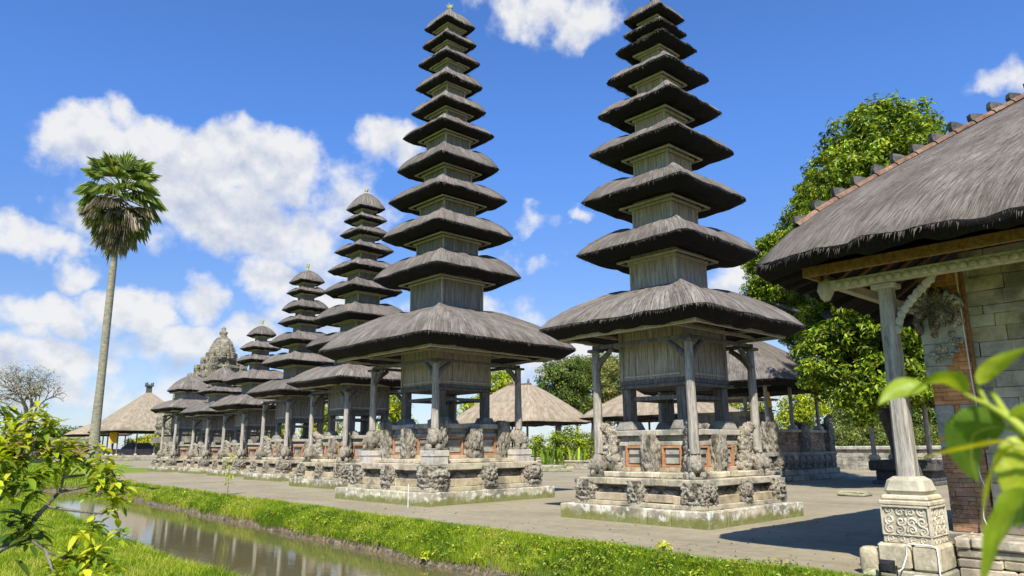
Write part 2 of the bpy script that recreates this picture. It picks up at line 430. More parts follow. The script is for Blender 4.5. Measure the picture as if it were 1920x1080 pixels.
def link(name, me, parent=None, loc=None, rz=0.0, scale=None):
    o = bpy.data.objects.new(name, me); col.objects.link(o)
    if parent is not None: o.parent = parent
    if loc is not None: o.location = loc
    if rz: o.rotation_euler.z = rz
    if scale is not None: o.scale = scale
    return o
def tag(o, label=None, cat=None, group=None, kind=None):
    if label: o['label'] = label
    if cat: o['category'] = cat
    if group: o['group'] = group
    if kind: o['kind'] = kind
    return o
def thing(name, label, cat, loc=(0, 0, 0), group=None):
    o = bpy.data.objects.new(name, None); col.objects.link(o); o.location = loc
    o.empty_display_size = .3
    return tag(o, label, cat, group)

# ------------------------------------------------------------------ thatch roof
def ring_pts(hx, hy, m, p):
    """points round a rectangle with rounded corners, m per side; returns xy, corner closeness, arc length"""
    s = np.linspace(-1, 1, m, endpoint=False)
    pts = []; cc = []
    for side in range(4):
        w = 1/(1+np.abs(s)**p)**(1/p)
        x = w; y = s*w
        for _ in range(side): x, y = -y, x
        pts.append(np.c_[x*hx, y*hy]); cc.append(np.abs(s))
    return np.concatenate(pts), np.concatenate(cc)
def thatch_roof(top, eave, z_top, z_eave, thick, m=20, k=9, power=1.45, hump=.05, lift=.02, straws=300, under=.3, seed=0, pr=18.0, rough=1.0, ucut=.75, bulge=(.40, 3.2)):
    """top, eave: half extents (x, y). z_eave: bottom of the cut edge. One mesh: weathered top (0), dark cut edge and underside (1)"""
    r = np.random.default_rng(seed+100)
    mb = MB(); N = 4*m
    P0, cc = ring_pts(1, 1, m, pr)
    P0 = P0*2**(1/pr)*.998
    per = 2*(eave[0]+eave[1])*2
    jag = r.normal(0, 1, N); jag = (jag+np.roll(jag, 1)*.6)*.5
    low = np.array([noise.noise(Vector((P0[i, 0]*4+seed, P0[i, 1]*4, seed*.7))) for i in range(N)])
    low2 = np.array([noise.noise(Vector((P0[i, 0]*1.7+seed*3, P0[i, 1]*1.7, seed*.3))) for i in range(N)])
    V = []; U = []
    sl = math.hypot(z_top-z_eave, max(eave[0]-top[0], eave[1]-top[1]))
    for i in range(k+1):
        t = i/k
        hx = top[0]+(eave[0]-top[0])*t; hy = top[1]+(eave[1]-top[1])*t
        g = t**power*(1-bulge[0])+t**bulge[1]*bulge[0]
        z = z_top+(z_eave+thick*.62-z_top)*g + hump*cc**8*(1-t)**.5*min(1, t*6) + lift*cc**6*t**2 + (.16*thick*low2*rough*math.sin(math.pi*min(1, t*1.02+.05)))
        z = z + thick*.10*low*rough*math.sin(math.pi*min(1, t*1.1))
        j = jag*.018*rough*(1 if i == k else .35)*min(1, eave[0]/1.2)
        x = P0[:, 0]*(hx+j+low*.03*rough*t); y = P0[:, 1]*(hy+j+low*.03*rough*t)
        V.append(np.c_[x, y, z+(jag*.012*rough if i == k else 0)]); U.append(np.c_[np.arange(N)/N*per, np.full(N, t*sl)])
    # rolled lip, ragged cut edge
    jag2 = r.normal(0, 1, N); jag2 = (jag2+.5*np.roll(jag2, 1))*.6
    V.append(np.c_[P0[:, 0]*(eave[0]-thick*.04), P0[:, 1]*(eave[1]-thick*.04), V[k][:, 2]-thick*.14+jag2*.02*rough]); U.append(np.c_[np.arange(N)/N*per, np.full(N, sl+.1)])
    zb = z_eave+lift*cc**6+(jag2*.030+low2*.05*thick/.25)*rough*min(1, thick/.25)
    V.append(np.c_[P0[:, 0]*(eave[0]-thick*ucut), P0[:, 1]*(eave[1]-thick*ucut), zb]); U.append(np.c_[np.arange(N)/N*per, np.full(N, sl+.2)])
    zi = z_eave+under*(z_top-z_eave)
    V.append(np.c_[P0[:, 0]*top[0]*.9, P0[:, 1]*top[1]*.9, np.full(N, zi)]); U.append(np.c_[np.arange(N)/N*per, np.full(N, sl+.6)])
    nr = len(V)
    V = np.concatenate(V); U = np.concatenate(U)
    idx = np.arange(N); nx = (idx+1) % N
    Ft = np.concatenate([np.c_[i*N+idx, (i+1)*N+idx, (i+1)*N+nx, i*N+nx] for i in range(k)])
    Fe = np.concatenate([np.c_[i*N+idx, (i+1)*N+idx, (i+1)*N+nx, i*N+nx] for i in range(k, nr-1)])
    # share the vertices of both face sets
    n0 = mb.n; mb.hip = [V[i*N+2*m] for i in range(k+1)]
    mb.add(V, Ft, 0, U, (1, 1, 1), True)
    mb.f.append(Fe+n0); mb.mi.append(np.full(len(Fe), 1)); mb.sm.append(np.full(len(Fe), True)); mb.uv.append(U[Fe.ravel()])
    # strands lying on the slope, slightly lifted
    if straws:
        ns = int(straws*2.6)
        q = r.integers(0, N, ns); ii = r.integers(1, k, ns); f = r.random(ns)[:, None]; h = r.random(ns)[:, None]
        A0 = V[ii*N+q]*(1-f)+V[ii*N+(q+1) % N]*f; A1 = V[(ii+1)*N+q]*(1-f)+V[(ii+1)*N+(q+1) % N]*f
        o = A0*(1-h)+A1*h; d = A1-A0; d /= np.linalg.norm(d, axis=1)[:, None]+1e-9
        sd = V[ii*N+(q+1) % N]-V[ii*N+q]; sd /= np.linalg.norm(sd, axis=1)[:, None]+1e-9
        nm = np.cross(d, sd); nm *= np.sign(nm[:, 2:3]+1e-9)
        L = r.uniform(.08, .26, ns)[:, None]*min(1.0, max(.4, eave[0]/2)); w = r.uniform(.003, .008, ns)[:, None]
        dd = d+sd*r.normal(0, .16, ns)[:, None]
        T = np.stack([o-sd*w+nm*.002, o+sd*w+nm*.002, o+dd*L+nm*r.uniform(.008, .03, ns)[:, None]], 1).reshape(-1, 3)
        UU = np.repeat(np.c_[q/N*per+r.random(ns)*5, r.random(ns)*9], 3, 0)
        mb.add(T, np.arange(ns*3).reshape(-1, 3), 0, UU)
    # loose fibres over the lip and on the slope
    if straws:
        q = r.integers(0, N, straws); f = r.random(straws)[:, None]
        a = V[k*N+q]*(1-f)+V[k*N+(q+1) % N]*f
        inner = V[(k-1)*N+q]*(1-f)+V[(k-1)*N+(q+1) % N]*f
        d = a-inner; d /= np.linalg.norm(d, axis=1)[:, None]+1e-9
        side = V[k*N+(q+1) % N]-V[k*N+q]; side /= np.linalg.norm(side, axis=1)[:, None]+1e-9
        L = r.uniform(.04, .13, straws)[:, None]*min(1.0, max(.35, thick/.25)); w = r.uniform(.004, .010, straws)[:, None]
        base = a-d*L*.5
        tip = a+d*L*.35+np.array([0, 0, -1])*L*r.uniform(.3, 1.1, straws)[:, None]+side*r.normal(0, .02, straws)[:, None]
        T = np.stack([base-side*w, base+side*w, tip], 1).reshape(-1, 3)
        T[:, 2] += .004
        FF = np.arange(straws*3).reshape(-1, 3)
        UU = np.repeat(np.c_[q/N*per+r.random(straws)*3, np.full(straws, sl)], 3, 0)
        mb.add(T, FF, 0, UU)
    return mb

# ------------------------------------------------------------------ carved stone pieces (shared meshes)
def cell(v, s, off=0.0):
    d, _ = noise.voronoi(Vector((v[0]*s+off, v[1]*s+off*.7, v[2]*s+off*.3)))
    return d[1]-d[0]
def carve(p, seed, amp=1.0):
    q = (abs(p[0]), abs(p[1]), p[2])
    a = (1-math.exp(-7*cell(q, 3.6, seed*3.1)))*.58+(1-math.exp(-6*cell(q, 8.5, seed*5.3)))*.42
    return amp*(a-.55)
LUMPS = {}
def face_relief(p, ax):
    """bulging eyes, nose, brows and an open mouth on the four upright sides"""
    if ax == 2: return 0.0
    u, w = (p[1] if ax == 0 else p[0])*.5, (p[2]+1)/2
    g = lambda cu, cw, su, sw: math.exp(-((abs(u)-cu)/su)**2-((w-cw)/sw)**2)
    return .20*g(.17, .64, .085, .075)+.24*math.exp(-(u/.075)**2-((w-.50)/.11)**2)+.12*g(.2, .79, .15, .05)-.20*math.exp(-(u/.24)**2-((w-.28)/.06)**2)+.12*math.exp(-(u/.25)**2-((w-.16)/.05)**2)+.10*g(.12, .28, .03, .07)
def carved_block(seed, n=26, hump=.07, amp=.21):
    key = ('b', seed)
    if key in LUMPS: return LUMPS[key]
    mb = MB()
    for ax in range(3):
        for sg in (-1, 1):
            if ax == 2 and sg < 0: continue
            g = np.linspace(-1, 1, n)
            V = []
            for i in g:
                for j in g:
                    p = [0, 0, 0]; p[ax] = sg; p[(ax+1) % 3] = i; p[(ax+2) % 3] = j
                    p = np.array(p, float)
                    nn = np.sign(p)*np.abs(p)**7; nn /= np.linalg.norm(nn)
                    d = carve(p*.5, seed, amp*2)+face_relief(p, ax)+hump*(1-p[2]**2)-.04*max(np.abs(p[:2]).min()-.6, 0)*4
                    q = p*.5*np.array([.92, .92, 1.0])+nn*d*np.array([.5, .5, .35])
                    q[2] = (p[2]+1)/2+nn[2]*max(d, 0)*.4 if p[2] > -1 else 0
                    V.append(q)
            F = []
            for i in range(n-1):
                for j in range(n-1):
                    f = (i*n+j, (i+1)*n+j, (i+1)*n+j+1, i*n+j+1)
                    F.append(f if sg > 0 else f[::-1])
            mb.add(V, F, 0, None, (1, 1, 1), True)
    LUMPS[key] = mb.mesh('carved_block', 'stone_carved')
    return LUMPS[key]
def blob(mb, c, r, seed, n=14, amp=.10, pw=2.0, mi=0):
    V = []
    for i in range(n+1):
        th = math.pi*i/n
        for j in range(2*n):
            ph = math.pi*j/n
            d = np.array([math.sin(th)*math.cos(ph), math.sin(th)*math.sin(ph), math.cos(th)])
            k = 1+1.5*amp*((1-math.exp(-6*cell(d, 2.1, seed*2.7)))*.6+(1-math.exp(-5*cell(d, 4.6, seed)))*.4-.5)
            if pw > 2: k = k/float((np.abs(d)**pw).sum()**(1/pw))*.93
            V.append(np.array(c)+d*np.array(r)*k)
    F = [(i*2*n+j, (i+1)*2*n+j, (i+1)*2*n+(j+1) % (2*n), i*2*n+(j+1) % (2*n)) for i in range(n) for j in range(2*n)]
    mb.add(V, F, mi, None, (1, 1, 1), True)
def remat(o, name):
    o.material_slots[0].link = 'OBJECT'; o.material_slots[0].material = MATS[name]
    return o
def statue(seed):
    """crouching guardian beast that carries a post; faces -X/-Y, unit height 1"""
    key = ('s', seed)
    if key in LUMPS: return LUMPS[key]
    mb = MB()
    blob(mb, (0, 0, .50), (.36, .36, .40), seed, 14, .30)
    blob(mb, (-.20, -.20, .46), (.22, .22, .24), seed+1, 12, .28)       # head
    blob(mb, (-.33, -.33, .38), (.10, .10, .09), seed+2, 8, .2)         # snout
    blob(mb, (-.14, -.36, .60), (.07, .06, .09), seed+3, 6, .1); blob(mb, (-.36, -.14, .60), (.06, .07, .09), seed+4, 6, .1)   # ears
    for x, y in ((-.38, -.06), (-.06, -.38), (.30, -.25), (-.25, .30)):
        blob(mb, (x, y, .13), (.14, .14, .14), seed+x*9, 8, .2)          # paws
    blob(mb, (.2, .2, .62), (.2, .2, .28), seed+6, 10, .3)
    blob(mb, (0, 0, .90), (.17, .17, .14), seed+7, 8, .15)
    mb.box(-.42, .42, -.42, .42, 0, .09, .02)
    LUMPS[key] = mb.mesh('statue', 'stone_carved')
    return LUMPS[key]
def curl(seed):
    """corner leaf carving that sweeps upwards and outwards like a wing; unit height"""
    key = ('c', seed)
    if key in LUMPS: return LUMPS[key]
    mb = MB()
    path = [(0, 0, 0.0), (-.03, -.03, .2), (-.05, -.05, .42), (-.02, -.02, .62), (-.06, -.06, .80), (-.16, -.16, .93), (-.27, -.27, .94)]
    for i in range(13):
        t = i/2; a = int(t); b_ = min(a+1, 6); f = t-a
        c = np.array(path[a])*(1-f)+np.array(path[b_])*f
        r = float(np.interp(t, range(7), [.21, .19, .17, .15, .15, .13, .08]))*(1 if i % 2 == 0 else .92)
        blob(mb, c, (r, r, r*.9), seed+i, 9, .5)
    for i in range(10):
        blob(mb, (-.16+rng.normal(0, .05), -.16+rng.normal(0, .05), .1+i*.07), (.07, .07, .06), seed+i, 6, .4)
    LUMPS[key] = mb.mesh('carved_block', 'stone_carved')
    return LUMPS[key]

# ------------------------------------------------------------------ meru: the tiered shrine
def stone_ring(mb, a, z0, z1, nblk=6, ch=.012, colr=(.42, .38, .30), var=.10, jit=.004, mi=0, depth=.3):
    """course of individual blocks round a square of half side a"""
    for side in range(4):
        cuts = np.sort(np.r_[-a, rng.uniform(-a*.9, a*.9, nblk-1), a])
        for u0, u1 in zip(cuts[:-1], cuts[1:]):
            if u1-u0 < .05: continue
            c = np.array(colr)*(1+rng.normal(0, var))*np.array([1, 1+rng.normal(0, .02), 1+rng.normal(0, .05)])
            o = rng.normal(0, .006)
            g = .003
            if side in (0, 2):
                s = -1 if side == 0 else 1
                y0, y1 = (-(a+o), -a+depth) if s < 0 else (a-depth, a+o)
                mb.box(u0+g, u1-g, y0, y1, z0, z1, ch, mi, c, jit=jit)
            else:
                s = -1 if side == 1 else 1
                lo, hi = max(u0, -a+depth+.002), min(u1, a-depth-.002)
                if hi-lo < .05: continue
                x0, x1 = (-(a+o), -a+depth) if s < 0 else (a-depth, a+o)
                mb.box(x0, x1, lo+g, hi-g, z0, z1, ch, mi, c, jit=jit)
def beam_ring(mb, a, w, z0, z1, ext=0.0, mi=0, ch=.008):
    """square of four beams; the Y beams run through, the X beams are butted between them"""
    for s in (-1, 1):
        mb.box(s*a-w/2, s*a+w/2, -a-w/2-ext, a+w/2+ext, z0, z1, ch, mi)
        mb.box(-a+w/2+.002, a-w/2-.002, s*a-w/2, s*a+w/2, z0+.004, z1-.004, ch, mi)

def post_with_arms(root, x, y, z0, z1, w, seed, arm=.5):
    mb = MB()
    n = 7
    pts = [(x+rng.normal(0, .006), y+rng.normal(0, .006), z) for z in np.linspace(z0, z1, n)]
    rad = np.linspace(w*1.12, w*.92, n)
    mb.tube(pts, rad, 8, 0, wob=.03)
    po = mb.build('post', 'wood_grey', root)
    br = MB()
    for dx, dy in ((-math.copysign(1, x), 0), (0, -math.copysign(1, y))):
        t = np.linspace(0, 1, 6)
        P = [(x+dx*arm*(k**1.4), y+dy*arm*(k**1.4), z1-.62+.60*k**.8) for k in t]
        br.tube(P, np.linspace(w*.85, w*.6, 6), 6, 0)
    br.box(x-w*1.5, x+w*1.5, y-w*1.5, y+w*1.5, z1-.07, z1, .01)
    br.build('bracket', 'wood_dark', po)

def meru(cx, cy, label, A, base_h, slab_a, slab_z, post_a, post_z0, post_z1, box_a, box_z0, ped_a, ped_z, tiers, apex, orn, neck_k, seed, detail=1.0, plinths=False, group='tiered thatched shrines standing in a row'):
    root = thing('tiered_shrine', label, 'shrine', (cx, cy, 0), group)
    # mossy footing, stepped body and ledge
    mb = MB(); stone_ring(mb, A, -.05, base_h, 7, .015, (.40, .37, .28), .12, .006, 0, A*.45)
    mb.box(-A*.9, A*.9, -A*.9, A*.9, -.05, base_h-.012, 0, 0, (.38, .35, .27))
    mb.build('footing', 'blocks_moss', root)
    bh = slab_z-base_h
    mb = MB()
    b_in = slab_a*.90
    stone_ring(mb, slab_a*1.04, base_h+.002, base_h+bh*.16, 6, .012, (.40, .36, .27), .1, .005, 0, .35)
    stone_ring(mb, slab_a*.985, base_h+bh*.16+.002, base_h+bh*.44, 5, .012, (.44, .37, .25), .1, .005, 0, .3)
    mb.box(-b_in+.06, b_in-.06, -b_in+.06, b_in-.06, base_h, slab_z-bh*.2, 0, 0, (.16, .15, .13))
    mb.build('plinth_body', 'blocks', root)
    mb = MB()
    stone_ring(mb, slab_a, slab_z-bh*.24, slab_z, 5, .016, (.46, .41, .31), .09, .004, 0, slab_a*.5)
    mb.box(-slab_a*.8, slab_a*.8, -slab_a*.8, slab_a*.8, slab_z-bh*.22, slab_z+.004, 0, 0, (.44, .39, .30))
    stone_ring(mb, (slab_a+ped_a)*.5+.05, slab_z+.006, slab_z+.13, 5, .02, (.48, .43, .32), .08, .005, 0, .5)
    mb.build('ledge', 'blocks', root)
    # frieze of carved relief in the recess
    w = slab_a*.30
    bz0, bhh = base_h+bh*.10, bh*.80
    mb = MB()
    for k in range(6):
        u = (k-2.5)*slab_a*.30
        for s, ax in ((-1, 0), (-1, 1), (1, 0), (1, 1)):
            c = [0, 0, base_h+bh*.50]
            c[ax] = s*(b_in-.05); c[1-ax] = u
            blob(mb, c, (.10 if ax == 0 else slab_a*.15, .10 if ax else slab_a*.15, bh*.13), seed+k, 7, .4)
    mb.build('frieze', 'stone_carved', root)
    for i, (sx, sy) in enumerate(((-1, -1), (-1, 1), (1, -1), (1, 1))):
        ww = slab_a*.33
        link('carved_block', carved_block((seed+i) % 6), root, (sx*(slab_a-ww*.36), sy*(slab_a-ww*.36), bz0), 0, (ww, ww, bhh))
    for i, (sx, sy) in enumerate(((-1, 0), (0, -1), (1, 0), (0, 1))):
        link('carved_block', carved_block((seed+i+2) % 6), root, (sx*(slab_a-.12), sy*(slab_a-.12), bz0+.02), 0, (slab_a*.24, slab_a*.24, bhh*.95))
    # pedestal: stone core, brick frames with recessed panels, mouldings, carved pilasters
    pz0 = slab_z+.13; ph = ped_z-pz0
    mb = MB()
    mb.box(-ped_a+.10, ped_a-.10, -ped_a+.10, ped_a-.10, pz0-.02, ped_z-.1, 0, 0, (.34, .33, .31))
    stone_ring(mb, ped_a+.02, pz0, pz0+ph*.10, 4, .01, (.44, .36, .25), .08, .004, 0, .3)
    stone_ring(mb, ped_a-.01, pz0+ph*.62, pz0+ph*.72, 4, .01, (.40, .37, .30), .08, .004, 0, .3)
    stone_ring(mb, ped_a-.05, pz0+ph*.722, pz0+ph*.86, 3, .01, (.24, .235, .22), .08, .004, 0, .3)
    stone_ring(mb, ped_a+.05, pz0+ph*.862, ped_z, 4, .014, (.42, .39, .33), .08, .004, 0, ped_a*.9)
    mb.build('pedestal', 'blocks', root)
    for s in (-1, 1):
        for h in (-.5, .5):
            for ax in (0, 1):
                mb = MB()
                u0, u1 = h*ped_a-ped_a*.26, h*ped_a+ped_a*.26
                z0, z1, t = pz0+ph*.10+.002, pz0+ph*.62-.002, .055
                o0, o1 = ped_a-.09, ped_a-.012
                bars = [(u0, u0+t, z0, z1, o0, o1), (u1-t, u1, z0, z1, o0, o1), (u0+t, u1-t, z0, z0+t, o0, o1), (u0+t, u1-t, z1-t, z1, o0, o1),
                        (u0+t*1.7, u1-t*1.7, z0+t*2.6, z0+t*3.4, o0-.012, o1-.03), (u0+t*1.7, u1-t*1.7, z1-t*3.4, z1-t*2.6, o0-.012, o1-.03)]
                mp = MB()
                for k, (a0, a1, c0, c1, p0, p1) in enumerate(bars):
                    lo, hi = sorted((s*p0, s*p1)); t_ = mb if k < 4 else mp
                    if k == 4: c0, c1 = c0-t, c1+t*.6
                    if k == 5: c0, c1 = c0-t*.2, c1+t
                    if ax: t_.box(a0, a1, lo, hi, c0, c1, .005, 0, (.36, .35, .31))
                    else: t_.box(lo, hi, a0, a1, c0, c1, .005, 0, (.36, .35, .31))
                bf = mb.build('brick_frame', 'brick_orange', root)
                if detail > .8: mp.build('panel', 'blocks', bf)
    for i, (sx, sy) in enumerate(((-1, 0), (0, -1), (1, 0), (0, 1))):
        link('carved_block', carved_block((seed+i+1) % 6), root, (sx*(ped_a+.02), sy*(ped_a+.02), pz0), 0, (ped_a*.36, ped_a*.36, ph*.86))
    for i, (sx, sy) in enumerate(((-1, -1), (-1, 1), (1, -1))):
        if plinths:
            link('carved_block', carved_block((seed+i+3) % 6), root, (sx*(ped_a-.06), sy*(ped_a-.06), pz0), 0, (ped_a*.34, ped_a*.34, ph*1.06))
        else:
            link('carved_block', curl(seed % 3), root, (sx*(ped_a+.04), sy*(ped_a+.04), pz0+.1), {(-1, -1): 0, (-1, 1): -math.pi/2, (1, -1): math.pi/2}[(sx, sy)], (ped_a*.95, ped_a*.95, ph*1.05))
    # posts on guardian beasts
    for i, (sx, sy) in enumerate(((-1, -1), (-1, 1), (1, -1), (1, 1))):
        zb = slab_z
        rz = {(-1, -1): 0, (-1, 1): -math.pi/2, (1, -1): math.pi/2, (1, 1): math.pi}[(sx, sy)]
        sw = min(.62, (post_z0-zb)*.95)
        if plinths:
            mb = MB(); q = .30
            mb.box(sx*post_a-q, sx*post_a+q, sy*post_a-q, sy*post_a+q, zb-.02, zb+.22, .012, 0, (.46, .44, .40))
            mb.box(sx*post_a-q*1.08, sx*post_a+q*1.08, sy*post_a-q*1.08, sy*post_a+q*1.08, zb+.222, zb+.40, .014, 0, (.50, .48, .44))
            mb.build('post_plinth', 'blocks', root)
            zb += .40
        link('statue', statue((seed+i) % 3), root, (sx*post_a, sy*post_a, zb), rz, (sw, sw, (post_z0-zb)*1.12))
        post_with_arms(root, sx*post_a, sy*post_a, post_z0, post_z1, .115 if A > 2.2 else .105, seed+i, min(.55, post_a*.42))
    # raised box: columns on stone feet, tie beams, floor frame, plank walls
    zc = ped_z+.22
    for sx, sy in ((-1, -1), (-1, 1), (1, -1), (1, 1)):
        mb = MB(); q = .13 if box_a > .8 else .11; p = box_a-.12
        mb.box(sx*p-q, sx*p+q, sy*p-q, sy*p+q, zc-.02, box_z0-.002, .012)
        c = mb.build('column', 'wood_dark', root)
        mb = MB(); mb.box(sx*p-q*2.1, sx*p+q*2.1, sy*p-q*2.1, sy*p+q*2.1, ped_z+.003, zc, .02, 0, (.26, .25, .23), top=(q*.6, q*.6)); mb.build('column_foot', 'blocks', c)
    mb = MB(); mid = zc+(box_z0-zc)*.62
    beam_ring(mb, box_a-.12, .09, mid, mid+.10)
    mb.build('tie_beam', 'wood_dark', root)
    mb = MB()
    beam_ring(mb, box_a+.01, .16, box_z0, box_z0+.07, .05)
    beam_ring(mb, box_a-.02, .12, box_z0+.072, box_z0+.19)
    mb.box(-box_a+.1, box_a-.1, -box_a+.1, box_a-.1, box_z0+.02, box_z0+.06)
    mb.build('floor_frame', 'wood_dark', root)
    mb = MB(); zt = tiers[-1][1]+.30
    npl = 9
    for s in (-1, 1):
        e = np.linspace(-box_a+.07, box_a-.07, npl+1)
        for u0, u1 in zip(e[:-1], e[1:]):
            o = rng.uniform(-.008, .008)
            lo, hi = sorted((s*(box_a-.045), s*(box_a+o)))
            mb.box(u0+.004, u1-.004, lo, hi, box_z0+.192, zt, .005)
            o = rng.uniform(-.008, .008)
            lo, hi = sorted((s*(box_a-.045), s*(box_a+o)))
            mb.box(lo, hi, u0+.004, u1-.004, box_z0+.192, zt, .005)
    for sx in (-1, 1):
        for sy in (-1, 1):
            mb.box(sx*(box_a-.015)-.055, sx*(box_a-.015)+.055, sy*(box_a-.015)-.055, sy*(box_a-.015)+.055, box_z0+.191, zt+.02, .008)
    mb.box(-box_a+.05, box_a-.05, -box_a+.05, box_a-.05, box_z0+.2, zt-.02)
    wl = mb.build('plank_wall', 'wood_plank' if cy < 25 else 'wood_weather', root)
    mb = MB()
    for s in (-1, 1):
        for zz in (box_z0+.26,):
            lo, hi = sorted((s*(box_a+.006), s*(box_a+.03)))
            mb.box(-box_a+.10, box_a-.10, lo, hi, zz, zz+.045, .004); mb.box(lo, hi, -box_a+.10, box_a-.10, zz, zz+.045, .004)
    mb.build('rail', 'wood_pale', wl)
    # plate on the posts and eave board
    mb = MB(); b0, z0 = tiers[-1]
    beam_ring(mb, post_a, .10, post_z1, post_z1+.10, .03)
    mb.build('wall_plate', 'wood_dark', root)
    # roofs, from the bottom up
    tl = tiers[::-1]
    for i, (b, z) in enumerate(tl):
        last = i == len(tl)-1
        thick = .13+.125*b if i == 0 else .10+.165*b
        if last:
            mb = thatch_roof((.06, .06), (b, b), apex, z, thick, 12, 8, 1.12, .02, .02, int(140*detail), .35, seed*20+i)
        else:
            nb, nz = tl[i+1]; nk = neck_k*nb if i else neck_k*nb*1.06
            zt = z+(nz-z)*((.645 if i < 5 else .69) if cy < 15 else (.65 if i == 0 else .70))
            m = max(8, int((20 if i == 0 else 14)*detail))
            mb = thatch_roof((nk*1.0, nk*1.0), (b, b), zt, z, thick, m, 9, 1.12 if i == 0 else 1.3, .05*b**.5+.04, .02, int((900 if i == 0 else 320)*detail), .25, seed*20+i, bulge=(.24, 5) if i == 0 else (.40, 3.2))
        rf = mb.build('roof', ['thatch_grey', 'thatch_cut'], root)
        fm = MB()
        if i == 0:
            beam_ring(fm, b*.83, .07, z-.035, z+.06, .0)
            for s in (-1, 1):
                fm.box(-b*.80, b*.80, s*b*.5-.03, s*b*.5+.03, z+.03, z+.10); fm.box(s*b*.5-.03, s*b*.5+.03, -b*.80, b*.80, z+.102, z+.16)
        else:
            nk = neck_k*b
            beam_ring(fm, nk*1.42, .05, z+.0, z+.055); beam_ring(fm, nk*1.12, .05, z-.03, z+.05)
        fm.build('eave_frame', 'wood_pale', rf)
        if i:
            pb, pz = tl[i-1]; nk = neck_k*b if i > 1 else neck_k*b*1.06
            zlo = pz+(z-pz)*.45
            mb = MB(); mb.box(-nk, nk, -nk, nk, zlo, z+thick*.8, .006)
            nkobj = mb.build('neck', 'wood_plank' if cy < 15 else 'wood_weather', root)
            if detail > .65 and b > .9:
                for sx, sy in ((-1, -1), (-1, 1), (1, -1)):
                    nn = MB(); nn.box(sx*nk-.025, sx*nk+.025, sy*nk-.025, sy*nk+.025, zlo, z+.03, .004)
                    nn.build('corner_post', 'wood_pale', nkobj)
    mb = MB()
    r0 = .075 if A > 2.2 else .065
    mb.lathe([(r0*1.3, apex-.10), (r0*1.5, apex-.02), (r0, apex+.0), (r0*.9, apex+(orn-apex)*.35), (r0*1.6, apex+(orn-apex)*.5), (r0*1.1, apex+(orn-apex)*.62), (r0*1.35, apex+(orn-apex)*.75), (.004, orn*.999)], 10)
    for k in range(5):
        th = k*1.256
        mb.tube([(0, 0, apex+(orn-apex)*.5), (r0*1.8*math.cos(th), r0*1.8*math.sin(th), apex+(orn-apex)*.8), (r0*1.5*math.cos(th), r0*1.5*math.sin(th), orn)], [.02, .02, .004], 5)
    mb.build('finial', 'lichen_green', root)
    return root

